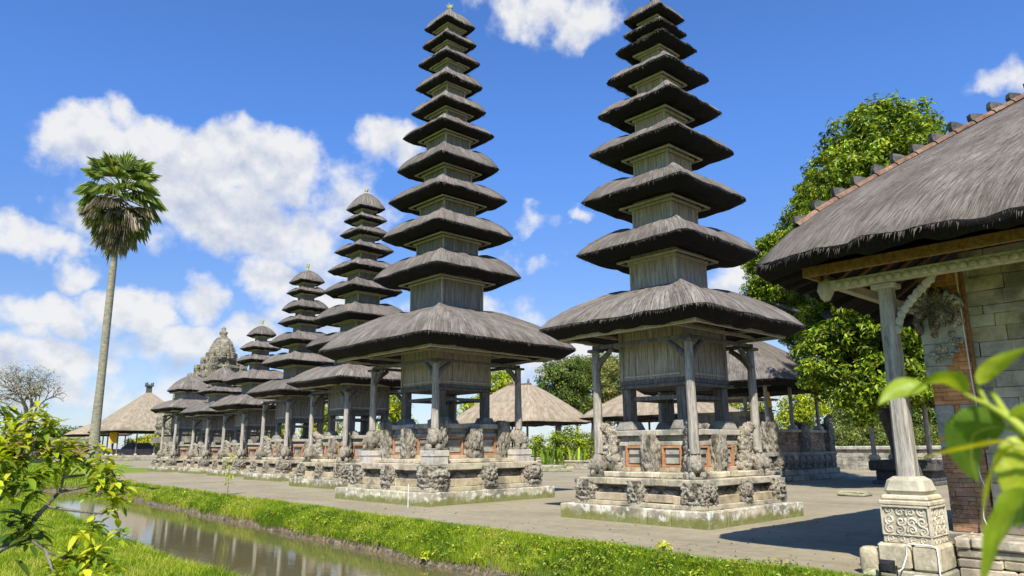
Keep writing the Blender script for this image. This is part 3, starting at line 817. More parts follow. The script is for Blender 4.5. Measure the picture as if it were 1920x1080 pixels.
def tl(s): return [tuple(map(float, q.split(','))) for q in s.split()]
SHRINES = [
 dict(cx=15.44, cy=10.56, label='nine-roofed shrine tower nearest the camera, its tip touching the top of the picture', A=2.07, base_h=.33, slab_a=1.74, slab_z=.95, post_a=1.37, post_z0=1.50, post_z1=4.06, box_a=.92, box_z0=3.06, ped_a=1.06, ped_z=2.04,
      tiers=tl('.61,13.19 .63,12.73 .81,12.21 1.01,11.31 1.20,10.28 1.38,9.12 1.54,7.76 1.69,6.29 2.40,4.33'), apex=13.85, orn=14.1, neck_k=.38, seed=1, detail=1.0),
 dict(cx=15.62, cy=20.10, label='tallest shrine tower with eleven stacked roofs and carved pillars of orange brick', A=2.64, base_h=.37, slab_a=2.25, slab_z=1.18, post_a=1.78, post_z0=2.25, post_z1=4.34, box_a=1.08, box_z0=3.52, ped_a=1.42, ped_z=2.42,
      tiers=tl('.71,17.40 .75,16.65 .84,15.85 .92,14.86 1.02,13.83 1.24,12.84 1.36,11.50 1.56,10.24 1.72,8.85 1.90,7.32 3.24,4.66'), apex=18.30, orn=18.62, neck_k=.45, seed=2, detail=.9, plinths=True),
 dict(cx=17.90, cy=29.55, label='nine-roofed shrine tower directly behind and left of the tallest tower', A=2.15, base_h=.35, slab_a=1.85, slab_z=1.05, post_a=1.52, post_z0=1.75, post_z1=4.10, box_a=.98, box_z0=3.12, ped_a=1.15, ped_z=2.2,
      tiers=tl('.68,12.91 .76,12.31 .85,11.58 1.04,10.72 1.23,9.76 1.36,8.71 1.65,7.35 1.88,6.06 2.42,4.36'), apex=13.90, orn=14.15, neck_k=.42, seed=3, detail=.7),
 dict(cx=19.45, cy=38.30, label='seven-roofed shrine tower with a pale sprouting finial, fourth in the row', A=2.1, base_h=.35, slab_a=1.8, slab_z=1.05, post_a=1.45, post_z0=1.75, post_z1=4.15, box_a=.95, box_z0=3.05, ped_a=1.1, ped_z=2.15,
      tiers=tl('.75,10.97 .84,10.32 .99,9.34 1.13,8.52 1.43,7.34 1.72,6.12 2.25,4.44'), apex=11.85, orn=12.30, neck_k=.42, seed=4, detail=.6),
 dict(cx=20.45, cy=46.30, label='small five-roofed shrine tower with a domed top roof', A=2.1, base_h=.35, slab_a=1.8, slab_z=1.0, post_a=1.45, post_z0=1.65, post_z1=3.82, box_a=.95, box_z0=2.85, ped_a=1.1, ped_z=2.0,
      tiers=tl('.72,8.87 .99,7.96 1.15,7.10 1.72,5.76 2.25,4.08'), apex=9.66, orn=10.1, neck_k=.42, seed=5, detail=.5),
 dict(cx=20.90, cy=53.50, label='three-roofed shrine before the orange brickwork of the carved gate tower', A=1.9, base_h=.35, slab_a=1.65, slab_z=.95, post_a=1.3, post_z0=1.6, post_z1=3.72, box_a=.9, box_z0=2.75, ped_a=1.0, ped_z=1.9,
      tiers=tl('1.06,6.31 1.30,5.50 2.10,3.97'), apex=7.50, orn=7.7, neck_k=.48, seed=6, detail=.5),
 dict(cx=21.01, cy=60.00, label='two-roofed shrine at the far left end of the row', A=2.1, base_h=.35, slab_a=1.8, slab_z=.95, post_a=1.4, post_z0=1.6, post_z1=4.2, box_a=.95, box_z0=3.0, ped_a=1.05, ped_z=2.0,
      tiers=tl('1.40,5.99 2.25,4.48'), apex=7.45, orn=7.65, neck_k=.62, seed=7, detail=.5),
]
#PART2
def hd(px, d):
    r = ray(px); return np.array([0, 0, EYE])+r*(d/math.hypot(r[0], r[1]))
def onx(px, x):
    r = ray(px); return np.array([0, 0, EYE])+r*(x/r[0])
def ony(px, y):
    r = ray(px); return np.array([0, 0, EYE])+r*(y/r[1])

# ------------------------------------------------------------------ ground, canal, path
def edge(y): return 9.85+.044*np.clip(y, -40, 70)+.06*np.sin(y*1.7)+.05*np.sin(y*.6+1)
def wfar(y): return 8.42+.066*np.clip(y, -40, 60)+.06*np.sin(y*2.3)+.07*np.sin(y*.9)
def wnear(y): return np.interp(y, [-40, 20, 32, 47, 52], [5.3, 5.5, 6.8, 8.9, 10.4])+.08*np.sin(y*1.9)+.05*np.sin(y*4.1)
WZ = -.62
def gz(x, y):
    """height of the ground sheet"""
    x = np.asarray(x, float); y = np.asarray(y, float)
    wn, wf, e = wnear(y), wfar(y), edge(y)
    close = np.clip((51-y)/4, 0, 1)
    bump_ = .035*np.sin(x*2.1+y*1.3)+.03*np.sin(x*.7-y*2.2)
    z = np.where(x < wn, np.interp(wn-x, [0, .25, .7, 2.0, 6], [WZ-.03, -.46, -.32, -.26, -.22])+bump_,
        np.where(x < wf, WZ-.35, np.interp(x-wf, [0, .06, .35, .8, 1.2], [WZ-.03, -.48, -.30, -.06, -.02])))
    z = np.where((x >= wf) & (x < e-.1), z+bump_*.6, z)
    z = np.where(x >= e-.1, -.012, z)
    mound = .50*np.exp(-((x-15.6)/3.0)**2-((y-67)/4.5)**2)
    zz = np.where(x < e, z*close+(-.03+.03*np.sin(x*1.1)*np.sin(y*.8))*(1-close), z)
    return zz+mound
def build_ground():
    ys = np.r_[-400, -120, -40, np.arange(-10, 56, .3), np.arange(56, 92, 2), 110, 160, 250, 500, 1200, 3000]
    fr = []
    for y in ys:
        wn, wf, e = wnear(y), wfar(y), edge(y)
        if y > 53: wn = wf = None
        a = np.r_[-3000, -500, -120, -40, -15, np.linspace(-8, float(wnear(min(y, 52)))-1.0, 14)]
        bnk = np.linspace(float(wnear(min(y, 52)))-.85, float(wnear(min(y, 52))), 6)
        f0 = float(wfar(min(y, 52)))
        e0 = float(edge(y))
        f0 = max(f0, bnk[-1]+.3)
        mid = np.r_[bnk[-1]+.06, f0-.05]
        slope = np.linspace(f0, max(e0-.12, f0+.3), 8)
        rest = np.r_[max(e0+.02, f0+.5), max(e0+1, f0+1), 14, 16, 18, 22, 30, 45, 70, 130, 400, 1200, 3000]
        fr.append(np.r_[a, bnk, mid, slope, rest])
    X = np.array(fr); Y = np.repeat(ys[:, None], X.shape[1], 1)
    Z = gz(X, Y)
    V = np.stack([X, Y, Z], -1).reshape(-1, 3)
    n = X.shape[1]; i, j = np.meshgrid(np.arange(len(ys)-1), np.arange(n-1), indexing='ij')
    k = (i*n+j).ravel()
    mb = MB(); mb.add(V, np.c_[k, k+1, k+n+1, k+n], 0, None, (1, 1, 1), True)
    tag(mb.build('ground', 'ground_soil'), kind='structure')
    # trodden courtyard and path, a sheet on the ground
    ys = np.r_[-60, -20, np.arange(-6, 62, .15), 64, 70, 80, 100, 140]
    e = edge(ys)+rng.normal(0, .025, len(ys))+.10*np.exp(-((ys-60)/6)**2)
    xs = [e, e+.5, e+2, np.full(len(ys), 16.), np.full(len(ys), 25.), np.full(len(ys), 60.), np.full(len(ys), 90.)]
    far = np.clip((ys-60)/25, 0, 1)
    xs = [np.where(ys > 60, x+(26-x)*far if x[0] < 26 else x, x) for x in xs]
    X = np.stack(xs, 1); Y = np.repeat(ys[:, None], X.shape[1], 1)
    V = np.stack([X, Y, np.zeros_like(X)], -1).reshape(-1, 3); n = X.shape[1]
    i, j = np.meshgrid(np.arange(len(ys)-1), np.arange(n-1), indexing='ij'); k = (i*n+j).ravel()
    mb = MB(); mb.add(V, np.c_[k, k+1, k+n+1, k+n], 0)
    tag(mb.build('path', 'path_sand'), kind='structure')
    mb = MB(); mb.add([(3, -14, WZ), (14, -14, WZ), (14, 52, WZ), (3, 52, WZ)], [(0, 1, 2, 3)])
    tag(mb.build('water', 'canal_water'), kind='structure')
build_ground()

# ------------------------------------------------------------------ leaves and grass
def leaf_quads(mb, C, N, size, colr, asp=.42, droop=.3, mi=0, fold=.12):
    n = len(C); N = N/np.linalg.norm(N, axis=1)[:, None]
    r = rng.normal(0, 1, (n, 3)); r[:, 2] -= droop*1.5
    T = r-N*np.sum(r*N, 1)[:, None]; T /= np.linalg.norm(T, axis=1)[:, None]+1e-9
    S = np.cross(N, T); s = np.asarray(size).reshape(-1, 1)
    b = C-T*s*.5; t = C+T*s*.5-N*s*.12
    l = C-S*s*asp*.5+N*s*fold; q = C+S*s*asp*.5+N*s*fold
    V = np.stack([b, q, t, l], 1).reshape(-1, 3)
    F = np.arange(4*n).reshape(-1, 4)
    c = np.repeat(colr, 4, 0)
    # two folded triangles per leaf
    F = np.concatenate([F[:, [0, 1, 2]], F[:, [0, 2, 3]]])
    mb.add(V, F, mi, None, c)
def pal(n, cols, j=.18):
    cols = np.array(cols); k = rng.integers(0, len(cols), n)
    return np.clip(cols[k]*(1+rng.normal(0, j, (n, 1)))*(1+rng.normal(0, .05, (n, 3))), .004, 1)
GREENS = [(.105, .18, .013), (.17, .26, .016), (.255, .34, .022), (.35, .415, .035), (.055, .105, .012)]
YELLOWS = [(.25, .34, .018), (.38, .44, .022), (.50, .52, .035), (.16, .24, .016)]
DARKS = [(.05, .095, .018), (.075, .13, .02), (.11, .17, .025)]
HAZYG = [(.10, .15, .035), (.15, .20, .04), (.20, .25, .05), (.27, .30, .07)]
def crown(mb, ells, clump_r, per, size, cols, inner=.25, droop=.3, dens=1.0, asp=.42, var=.2):
    """ells: (centre xyz, radii xyz). leaf clumps over the shell of every ellipsoid, with gaps and an uneven outline"""
    for c, rad in ells:
        c = np.array(c); rad = np.array(rad, float)
        area = 4*math.pi*((rad[0]*rad[1])**1.6/3+(rad[0]*rad[2])**1.6/3+(rad[1]*rad[2])**1.6/3)**(1/1.6)
        nc = max(5, int(dens*area/(clump_r**2*1.9)))
        d = rng.normal(0, 1, (nc, 3)); d /= np.linalg.norm(d, axis=1)[:, None]
        k = np.where(rng.random(nc) < inner, rng.uniform(.35, .75, nc), rng.uniform(.78, 1.15, nc))
        P = c+d*rad*k[:, None]
        tone = np.clip(1+rng.normal(0, var, nc), .35, 1.7)
        for p, dd, tn in zip(P, d, tone):
            m = int(per*rng.uniform(.6, 1.3))
            o = rng.normal(0, 1, (m, 3)); o /= np.linalg.norm(o, axis=1)[:, None]
            q = p+o*clump_r*(rng.random((m, 1))**.4)*np.array([1, 1, .75])
            Nn = o*.55+dd*.5+np.array([0, 0, .55])+rng.normal(0, .4, (m, 3))
            leaf_quads(mb, q, Nn, size*rng.uniform(.65, 1.25, m), pal(m, cols)*tn, asp, droop)
def limb(mb, p0, p1, r0, r1, n=6, sag=.1, seg=7):
    p0 = np.array(p0, float); p1 = np.array(p1, float); L = np.linalg.norm(p1-p0)
    t = np.linspace(0, 1, seg)[:, None]
    P = p0+(p1-p0)*t+np.array([0, 0, 1])*np.sin(t*math.pi)*L*sag*.5+np.r_[np.zeros((1, 3)), rng.normal(0, L*.02, (seg-2, 3)), np.zeros((1, 3))]
    mb.tube(P, np.linspace(r0, r1, seg), n, wob=.05)
def tree(name, label, base, ells, trunk_r, bark, cols, clump_r, per, size, group=None, dens=1.0, droop=.3, cat='tree', fork=.45, asp=.42, var=.2):
    base = np.array(base, float)
    root = thing(name, label, cat, tuple(base), group)
    ells = [(np.array(c)-base, r) for c, r in ells]
    mb = MB()
    top = np.mean([c for c, r in ells], 0); f = top*fork
    mb.tube([(0, 0, -.2), (trunk_r*.1, 0, .25*trunk_r), f*.35+rng.normal(0, .05, 3), f*.7+rng.normal(0, .05, 3), f], [trunk_r*1.6, trunk_r*1.15, trunk_r*.95, trunk_r*.85, trunk_r*.75], 10, wob=.05)
    for c, r in ells:
        limb(mb, f*rng.uniform(.75, 1.0), c, trunk_r*.5, trunk_r*.12)
        for _ in range(3):
            d = rng.normal(0, 1, 3); d /= np.linalg.norm(d); d[2] = abs(d[2])*.6
            limb(mb, c*.8+f*.2, c+d*np.array(r)*.85, trunk_r*.2, trunk_r*.04, 5)
    mb.build('trunk', bark, root)
    mb = MB(); crown(mb, ells, clump_r, per, size, cols, dens=dens, droop=droop, asp=asp, var=var)
    mb.build('crown', 'leaf', root)
    return root

def blades(mb, X, Y, h, w, cols, lean=.35):
    n = len(X); Z = gz(X, Y)-.01
    a = rng.uniform(0, 2*math.pi, n); S = np.c_[np.cos(a), np.sin(a), np.zeros(n)]*w[:, None]
    b = rng.uniform(0, 2*math.pi, n); D = np.c_[np.cos(b), np.sin(b), np.zeros(n)]*(h*rng.uniform(.1, lean*2, n))[:, None]
    P = np.c_[X, Y, Z]
    V = np.stack([P-S, P+S, P+D*.35+np.c_[np.zeros((n, 2)), h*.62]+S*.6, P+D*.35+np.c_[np.zeros((n, 2)), h*.62]-S*.6, P+D+np.c_[np.zeros((n, 2)), h]], 1).reshape(-1, 3)
    k = np.arange(n)*5
    c = np.repeat(cols, 5, 0); c = c*np.tile(np.array([.75, .75, 1.0, 1.0, 1.1])[:, None], (n, 1))
    mb.add(V, np.c_[k, k+1, k+2, k+3], 0, None, c); 
    F2 = np.c_[k+3, k+2, k+4]+mb.n-len(V)
    mb.f.append(F2); mb.mi.append(np.zeros(n, int)); mb.sm.append(np.zeros(n, bool)); mb.uv.append(np.zeros((3*n, 2)))
def patch(X, Y, s=.8):
    return np.array([noise.noise(Vector((x*s, y*s, 3.3))) for x, y in zip(X, Y)])
GR = np.array([(.20, .33, .016), (.29, .41, .022), (.38, .47, .035), (.47, .49, .09), (.13, .22, .014)])
def grass_cols(X, Y):
    n = len(X); p = patch(X, Y)
    k = np.clip(np.round(2+p*4.0+patch(X, Y, 3.1)*2.5+rng.normal(0, .8, n)), 0, 4).astype(int)
    order = np.array([4, 0, 1, 2, 3])
    return np.clip(.86*GR[order[k]]*(1+rng.normal(0, .15, (n, 1))), .004, 1)
def build_grass():
    # far bank: strip between the path and the canal wall
    mb = MB()
    for y0, y1, n, hh in ((3, 8, 32000, .085), (8, 14, 32000, .085), (14, 24, 32000, .10), (24, 50, 32000, .13)):
        Y = rng.uniform(y0, y1, n); t = rng.random(n)**.8
        e = edge(Y)+.05; f = wfar(Y)+.25
        X = e+(f-.21-e)*t
        keep = (t < .5) | (rng.random(n) < .95-.55*t)
        X, Y, t = X[keep], Y[keep], t[keep]
        h = hh*rng.uniform(.4, 1.25, len(X))*(1+t*.9)
        blades(mb, X, Y, h, .0035*(1+Y*.05)*rng.uniform(.7, 1.4, len(X)), grass_cols(X, Y))
    tag(mb.build('bank_grass', 'grass_blade'), 'short bright grass along the edge of the sandy path above the canal', 'grass', kind='stuff')
    mb = MB()
    for y0, y1, n, hh in ((4, 13, 30000, .13), (13, 22, 36000, .14), (22, 36, 30000, .16), (36, 50, 9000, .2)):
        Y = rng.uniform(y0, y1, n); wn = wnear(Y)
        X = wn-.02-(rng.random(n)**1.25)*np.minimum(5.2, 3.0+Y*.1)
        h = hh*rng.uniform(.4, 1.3, n)*np.where(wn-X < .5, 1.35, 1)
        blades(mb, X, Y, h, .004*(1+Y*.05)*rng.uniform(.7, 1.4, n), grass_cols(X, Y), .45)
    tag(mb.build('meadow_grass', 'grass_blade'), 'longer grass on the near bank of the canal under the shrub', 'grass', kind='stuff')
    mb = MB(); n = 34000
    Y = rng.uniform(49, 88, n); X = rng.uniform(6, 16.5, n)+(Y-49)*.11
    ok = X < edge(Y)+np.where(Y > 60, (Y-60)*.2, 0)
    X, Y = X[ok], Y[ok]
    blades(mb, X, Y, rng.uniform(.12, .38, len(X)), rng.uniform(.012, .03, len(X)), grass_cols(X*.4, Y*.4), .4)
    tag(mb.build('lawn_grass', 'grass_blade'), 'rough lawn around the foot of the tall palm beyond the canal end', 'grass', kind='stuff')
    # broad-leaved weeds and creepers on the canal slope
    mb = MB()
    for y0, y1, n in ((3, 10, 520), (10, 20, 560), (20, 48, 520)):
        for _ in range(n):
            y = rng.uniform(y0, y1); t = rng.uniform(.25, .96); x = float(edge(y)+(wfar(y)-edge(y))*t)
            m = rng.integers(5, 16); r = rng.uniform(.03, .10)*(1 if y < 20 else 1.4)
            o = rng.normal(0, 1, (m, 3)); o[:, 2] = abs(o[:, 2])*.8; o /= np.linalg.norm(o, axis=1)[:, None]
            C = np.array([x, y, float(gz(x, y))+.05+.07*rng.random()])+o*r
            leaf_quads(mb, C, o*.3+np.array([-.3, -.3, .9])+rng.normal(0, .35, (m, 3)), r*rng.uniform(.35, .8, m), pal(m, [GREENS, YELLOWS][rng.random() < .35])*rng.uniform(.55, 1.15), .55, .3)
    tag(mb.build('bank_weeds', 'leaf'), 'mixed broad leaved weeds and creepers on the slope above the water', 'weeds', kind='stuff')
    # bare stones and roots at the water line
    mb = MB()
    for _ in range(90):
        y = 4+44*rng.random()**1.3; x = float(wfar(y))+rng.uniform(-.05, .06); s = rng.uniform(.03, .08)
        c = np.array((.17, .145, .11))*rng.uniform(.5, 1.25)
        mb.box(x-s*.7, x+s*.7, y-s*1.6, y+s*1.6, WZ-.08, WZ+s*rng.uniform(.5, 1.6), s*.25, 0, c, jit=s*.12)
    tag(mb.build('bank_stones', 'blocks'), 'line of rough stones where the far bank meets the water', 'stones', kind='stuff')
build_grass()
def litter():
    mb = MB(); n = 420
    Y = 4+46*rng.random(n)**1.5; X = edge(Y)+.1+rng.exponential(1.6, n)
    C = np.c_[X, Y, np.full(n, .012)]
    leaf_quads(mb, C, np.c_[rng.normal(0, .25, (n, 2)), np.ones(n)], rng.uniform(.03, .08, n), pal(n, [(.18, .12, .05), (.30, .22, .09), (.12, .08, .04), (.36, .32, .12)]), .5, 0)
    tag(mb.build('fallen_leaves', 'leaf_dry'), 'scattered dry fallen leaves on the sandy path', 'leaves', kind='stuff')
litter()

# ------------------------------------------------------------------ the row of shrines
for s in SHRINES: meru(**s)

# ------------------------------------------------------------------ walls of individual blocks
def block_face(mb, plane, u0, u1, z0, z1, x, depth, hs=(.13, .22), ls=(.25, .6), colr=(.36, .34, .28), var=.12, ch=.006, jit=.002, hue=.05, sign=-1, gap=.003):
    """blocks on a face normal to `plane` ('x' or 'y'), outer surface at coordinate x"""
    z = z0
    while z < z1-.03:
        h = min(rng.uniform(*hs), z1-z)
        if z1-z-h < .06: h = z1-z
        u = u0-rng.uniform(0, ls[0]*.7)
        while u < u1-.01:
            l = rng.uniform(*ls); a, b_ = max(u, u0), min(u+l, u1)
            if u1-b_ < .08: b_ = u1
            if b_-a > .02:
                c = np.array(colr)*(1+rng.normal(0, var))*np.array([1+rng.normal(0, hue*.4), 1, 1+rng.normal(0, hue)])
                o = rng.uniform(-.006, .006)
                lo, hi = sorted((x+sign*o, x-sign*depth))
                if plane == 'x': mb.box(lo, hi, a+gap, b_-gap, z+gap*.7, z+h-gap*.7, ch, 0, c, jit=jit)
                else: mb.box(a+gap, b_-gap, lo, hi, z+gap*.7, z+h-gap*.7, ch, 0, c, jit=jit)
            u = b_ if b_ == u1 else u+l
        z += h

# ------------------------------------------------------------------ foreground pavilion on the right
def pavilion_right():
    PX, PY = 10.72, 3.70
    root = thing('stone_pavilion', 'large thatched pavilion at the right, grey stone wall, tiled roof crest', 'pavilion', (PX, PY, 0))
    L = lambda x: x-PX
    M = lambda y: y-PY
    # roof
    ex, ey = 9.62, 5.02                     # front eave x, far eave y
    hx, hy = 4.4, 6.0
    cx, cy = ex+hx, ey-hy
    mb = thatch_roof((.12, hy-hx+.1), (hx, hy), 7.72, 4.07, .31, 90, 26, 1.0, .03, -.02, 3000, .55, 5, 12.0, 1.5, .35, (.10, 13))
    HIP = np.array(mb.hip)+np.array([cx, cy, 0])
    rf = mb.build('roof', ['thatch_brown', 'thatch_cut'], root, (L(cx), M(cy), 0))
    # ridge tiles up the visible hip, dark upright fins between them
    def hip(t):
        xs = HIP[::-1, 0]
        return np.array([np.interp(ex+.30+t, xs, HIP[::-1, i]) for i in range(3)])+np.array([0, 0, .02])
    ts = np.linspace(.12, 4.0, 19)
    dirn = np.array([1, -1, .745]); dirn /= np.linalg.norm(dirn); side = np.array([1, 1, 0])/math.sqrt(2); nrm = np.cross(dirn, -side); nrm = nrm if nrm[2] > 0 else -nrm
    for i, (a, b_) in enumerate(zip(ts[:-1], ts[1:])):
        p, q = hip(a), hip(b_)
        dirn = (q-p)/np.linalg.norm(q-p); nrm = np.cross(dirn, -side); nrm = nrm if nrm[2] > 0 else -nrm
        mb = MB(); n = 7; V = []
        for k in range(n):
            th = math.pi*k/(n-1)
            for e, w in ((p, .105), (q, .085)):
                V.append(e+side*math.cos(th)*w+nrm*(math.sin(th)*w*.8-.03)-np.array([PX, PY, 0]))
        F = [(2*k, 2*k+1, 2*k+3, 2*k+2) for k in range(n-1)]
        mb.add(V, F, 0, None, (1, 1, 1), True)
        rtile = mb.build('ridge_tile', 'tile_brown', rf); rtile.location = (-L(cx), -M(cy), 0)
        mb = MB()
        h = rng.uniform(.12, .16); w = .05; ZU = np.array([0, 0, 1.0]); o = rng.normal(0, .01)
        p0 = p+nrm*.03
        tri = [p0, p0+dirn*.20+nrm*.01, p0+ZU*h*.55+dirn*.10, p0+ZU*h-dirn*(.015+o), p0+ZU*h*.5-dirn*.02]
        V = [v+side*w*k-np.array([PX, PY, 0]) for k in (-1, 1) for v in tri]
        mb.add(V, [(0, 1, 2), (0, 2, 4), (2, 3, 4), (5, 7, 6), (5, 9, 7), (7, 9, 8), (0, 5, 6, 1)][:6])
        mb.add(V, [(0, 5, 6, 1), (1, 6, 7, 2), (2, 7, 8, 3), (3, 8, 9, 4), (4, 9, 5, 0)])
        fin = mb.build('fin', 'stone_dark', rtile)
    # fascia board, carved eave strip, rafters
    fx = 10.10; fy = 4.60
    mb = MB()
    mb.box(L(fx), L(fx+.06), M(-6.4), M(fy), 4.05, 4.20, .008)
    mb.box(L(fx+.062), L(17.9), M(fy-.06), M(fy-.002), 4.055, 4.195, .008)
    mb.build('fascia', 'wood_orange', rf).location = (-L(cx), -M(cy), 0)
    mb = MB()
    sx = 10.56
    mb.box(L(sx), L(sx+.12), M(-6.4), M(4.42), 3.90, 4.045, .008)
    y = -6.3
    while y < 4.35:
        blob(mb, (L(sx)-.008, M(y), 3.965), (.022, .05, .045), int(y*7) % 9, 5, .3); y += .115
    blob(mb, (L(sx+.06), M(4.50), 3.93), (.10, .12, .17), 3, 8, .25)
    mb.box(L(sx+.122), L(17.5), M(4.25), M(4.37), 3.905, 4.04, .008)
    mb.build('carved_beam', 'wood_pale', root)
    mb = MB()
    for k in range(26):
        y = 4.15-k*.40
        mb.tube([(L(fx+.08), M(y), 4.12), (L(fx+2.2), M(y), 5.35)], .035, 5)
    for k in range(9):
        x = fx+.5+k*.45
        mb.tube([(L(x), M(fy-.1), 4.13), (L(x), M(fy-2.0), 5.45)], .035, 5)
    mb.build('rafters', 'wood_orange', root)
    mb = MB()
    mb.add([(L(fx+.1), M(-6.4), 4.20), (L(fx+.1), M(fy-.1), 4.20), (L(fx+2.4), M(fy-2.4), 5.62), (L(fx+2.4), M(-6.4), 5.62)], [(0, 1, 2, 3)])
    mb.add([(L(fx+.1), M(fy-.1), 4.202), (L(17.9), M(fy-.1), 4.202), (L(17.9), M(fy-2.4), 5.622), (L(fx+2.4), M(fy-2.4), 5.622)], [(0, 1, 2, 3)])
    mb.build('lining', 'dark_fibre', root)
    # post with bracket on its carved plinth
    mb = MB()
    P = [(rng.normal(0, .005), rng.normal(0, .006), z) for z in np.linspace(1.24, 3.90, 9)]
    P[4] = (P[4][0], .012, P[4][2])
    prof = np.linspace(.125, .10, 9)
    V = []
    for (x, y, z), w in zip(P, prof):
        w *= .92; c = w*.28
        V += [(x-w+c, y-w, z), (x+w-c, y-w, z), (x+w, y-w+c, z), (x+w, y+w-c, z), (x+w-c, y+w, z), (x-w+c, y+w, z), (x-w, y+w-c, z), (x-w, y-w+c, z)]
    F = [(i*8+k, i*8+(k+1) % 8, i*8+8+(k+1) % 8, i*8+8+k) for i in range(8) for k in range(8)]
    mb.add(V, F)
    po = mb.build('post', 'wood_grey', root)
    mb = MB()
    for dy in (-1, 1):
        if dy > 0: continue
        t = np.linspace(0, 1, 10)
        up_ = [(0, dy*(.12+.52*k**1.2), 3.22+.66*k**.75) for k in t]
        for a, b_ in zip(up_[:-1], up_[1:]):
            mb.add([(-.05, a[1]+.09, a[2]-.09), (.05, a[1]+.09, a[2]-.09), (.05, a[1]-.02, a[2]+.05), (-.05, a[1]-.02, a[2]+.05),
                    (-.05, b_[1]+.09, b_[2]-.09), (.05, b_[1]+.09, b_[2]-.09), (.05, b_[1]-.02, b_[2]+.05), (-.05, b_[1]-.02, b_[2]+.05)],
                   [(0, 4, 7, 3), (1, 2, 6, 5), (0, 1, 5, 4), (3, 7, 6, 2), (0, 3, 2, 1), (4, 5, 6, 7)])
        for k in t:
            blob(mb, (-.055, dy*(.10+.50*k**1.2), 3.22+.64*k**.75), (.025, .06, .06), int(k*20), 5, .35)
    mb.box(-.14, .14, -.16, .16, 3.82, 3.895, .012)
    mb.build('bracket', 'wood_pale', po)
    mb = MB()
    c = (.46, .41, .30)
    mb.box(-.40, .40, -.40, .40, 0, .10, .02, 0, (.36, .35, .26))
    for (y0, y1) in ((-.37, -.05), (-.045, .37)):
        mb.box(-.37, .37, y0, y1, .102, .42, .03, 0, np.array(c)*rng.uniform(.85, 1.1), jit=.006)
    mb.box(-.30, .30, -.30, .30, .422, .90, .012, 0, c, top=(.015, .015))
    mb.box(-.315, .315, -.315, .315, .902, .96, .012, 0, (.50, .45, .34))
    mb.box(-.295, .295, -.295, .295, .962, 1.03, .02, 0, (.50, .45, .34), top=(.015, .015))
    mb.box(-.27, .27, -.27, .27, 1.032, 1.26, .05, 0, (.47, .44, .35), top=(.06, .06))
    pl = mb.build('post_plinth', 'blocks', root)
    # scroll relief on the two visible faces
    mb = MB()
    def scroll(c, r, turns, hand, face):
        t = np.linspace(0, 1, 22)
        P = []
        for k in t:
            rr = r*(1-.82*k); th = hand*(turns*2*math.pi*k)+c[2]
            u, w = c[0]+rr*math.cos(th), c[1]+rr*math.sin(th)
            off = -.298+.03*(w-.42)
            P.append((off, u, w) if face == 0 else (u, off, w))
        mb.tube(P, np.linspace(.026, .016, 22)*r/.075, 5, caps=True)
    for face in (0, 1):
        for u in (-.20, -.068, .068, .20):
            for w, r in ((.815, .058), (.70, .062), (.59, .060)):
                scroll((u+rng.normal(0, .008), w+rng.normal(0, .008), rng.uniform(0, 6)), r, 1.5, 1 if rng.random() < .5 else -1, face)
        for u in (-.2, -.07, .07, .2): scroll((u, .478, rng.uniform(0, 6)), .045, 1.3, 1, face)
        for (a0, a1, z0, z1) in ((-.285, .285, .872, .896), (-.295, .295, .522, .536), (-.295, -.275, .538, .870), (.275, .295, .538, .870)):
            o0, o1 = -.318, -.285
            if face == 0: mb.box(o0, o1, a0, a1, z0, z1, .004)
            else: mb.box(a0, a1, o0, o1, z0, z1, .004)
    mb.build('relief', 'stone_pale', pl)
    # floor platform of dry-laid stone
    mb = MB()
    xf = 10.92
    block_face(mb, 'x', M(-6.5), M(3.30), .0, .36, L(xf), .5, (.10, .15), (.28, .75), (.46, .40, .28), .10, .018, .008, .06)
    block_face(mb, 'x', M(-6.5), M(3.30), .362, .50, L(xf-.04), .75, (.14, .15), (.45, .85), (.52, .47, .36), .08, .022, .007, .05)
    mb.box(L(xf+.5), L(17), M(-6.5), M(4.1), 0, .485, 0, 0, (.36, .33, .27))
    block_face(mb, 'y', L(xf+.5), L(17), 0, .49, M(4.1), .2, (.12, .2), (.4, .8), (.44, .39, .29), .1, .02, .006, .05, 1)
    mb.build('platform', 'blocks', root)
    # wall of ashlar
    wx = 11.72
    mb = MB()
    block_face(mb, 'x', M(-6.5), M(3.02), .49, 1.30, L(wx), .2, (.19, .26), (.45, .9), (.47, .40, .27), .10, .008, .003, .07)
    block_face(mb, 'x', M(-6.5), M(3.02), 1.302, 4.4, L(wx), .2, (.12, .25), (.30, .75), (.40, .37, .32), .15, .006, .003, .09)
    mb.box(L(wx+.15), L(wx+.3), M(-6.5), M(3.02), .49, 4.4, 0, 0, (.3, .29, .25))
    mb.build('wall', 'blocks', root)
    # corner pilaster: brick, grey blocks and carved capital
    pl_ = MB(); y0, y1 = 3.025, 3.56
    def bricks(z0, z1, a, b_, x, hue=(.60, .28, .12)):
        block_face(pl_, 'x', M(a), M(b_), z0, z1, L(x), .35, (.055, .065), (.14, .26), hue, .14, .004, .0015, .05, -1, .0015)
    bricks(.49, 1.28, y0+.02, y1-.02, 11.70, (.33, .20, .115)); bricks(1.28, 1.62, y0, y1, 11.68, (.42, .22, .12))
    pl_.box(L(11.70), L(12.0), M(y0), M(y1), 1.621, 1.72, .01, 0, (.36, .35, .33)); 
    bricks(1.721, 1.79, y0, y1, 11.68)
    pl_.box(L(11.68), L(12.0), M(y0), M(y0+.22), 1.791, 2.22, .01, 0, (.34, .345, .34)); pl_.box(L(11.67), L(12.0), M(y0+.30), M(y1), 1.791, 2.22, .01, 0, (.34, .345, .34))
    bricks(1.792, 2.219, y0+.222, y0+.298, 11.70)
    bricks(2.221, 4.3, y0, y1, 11.68)
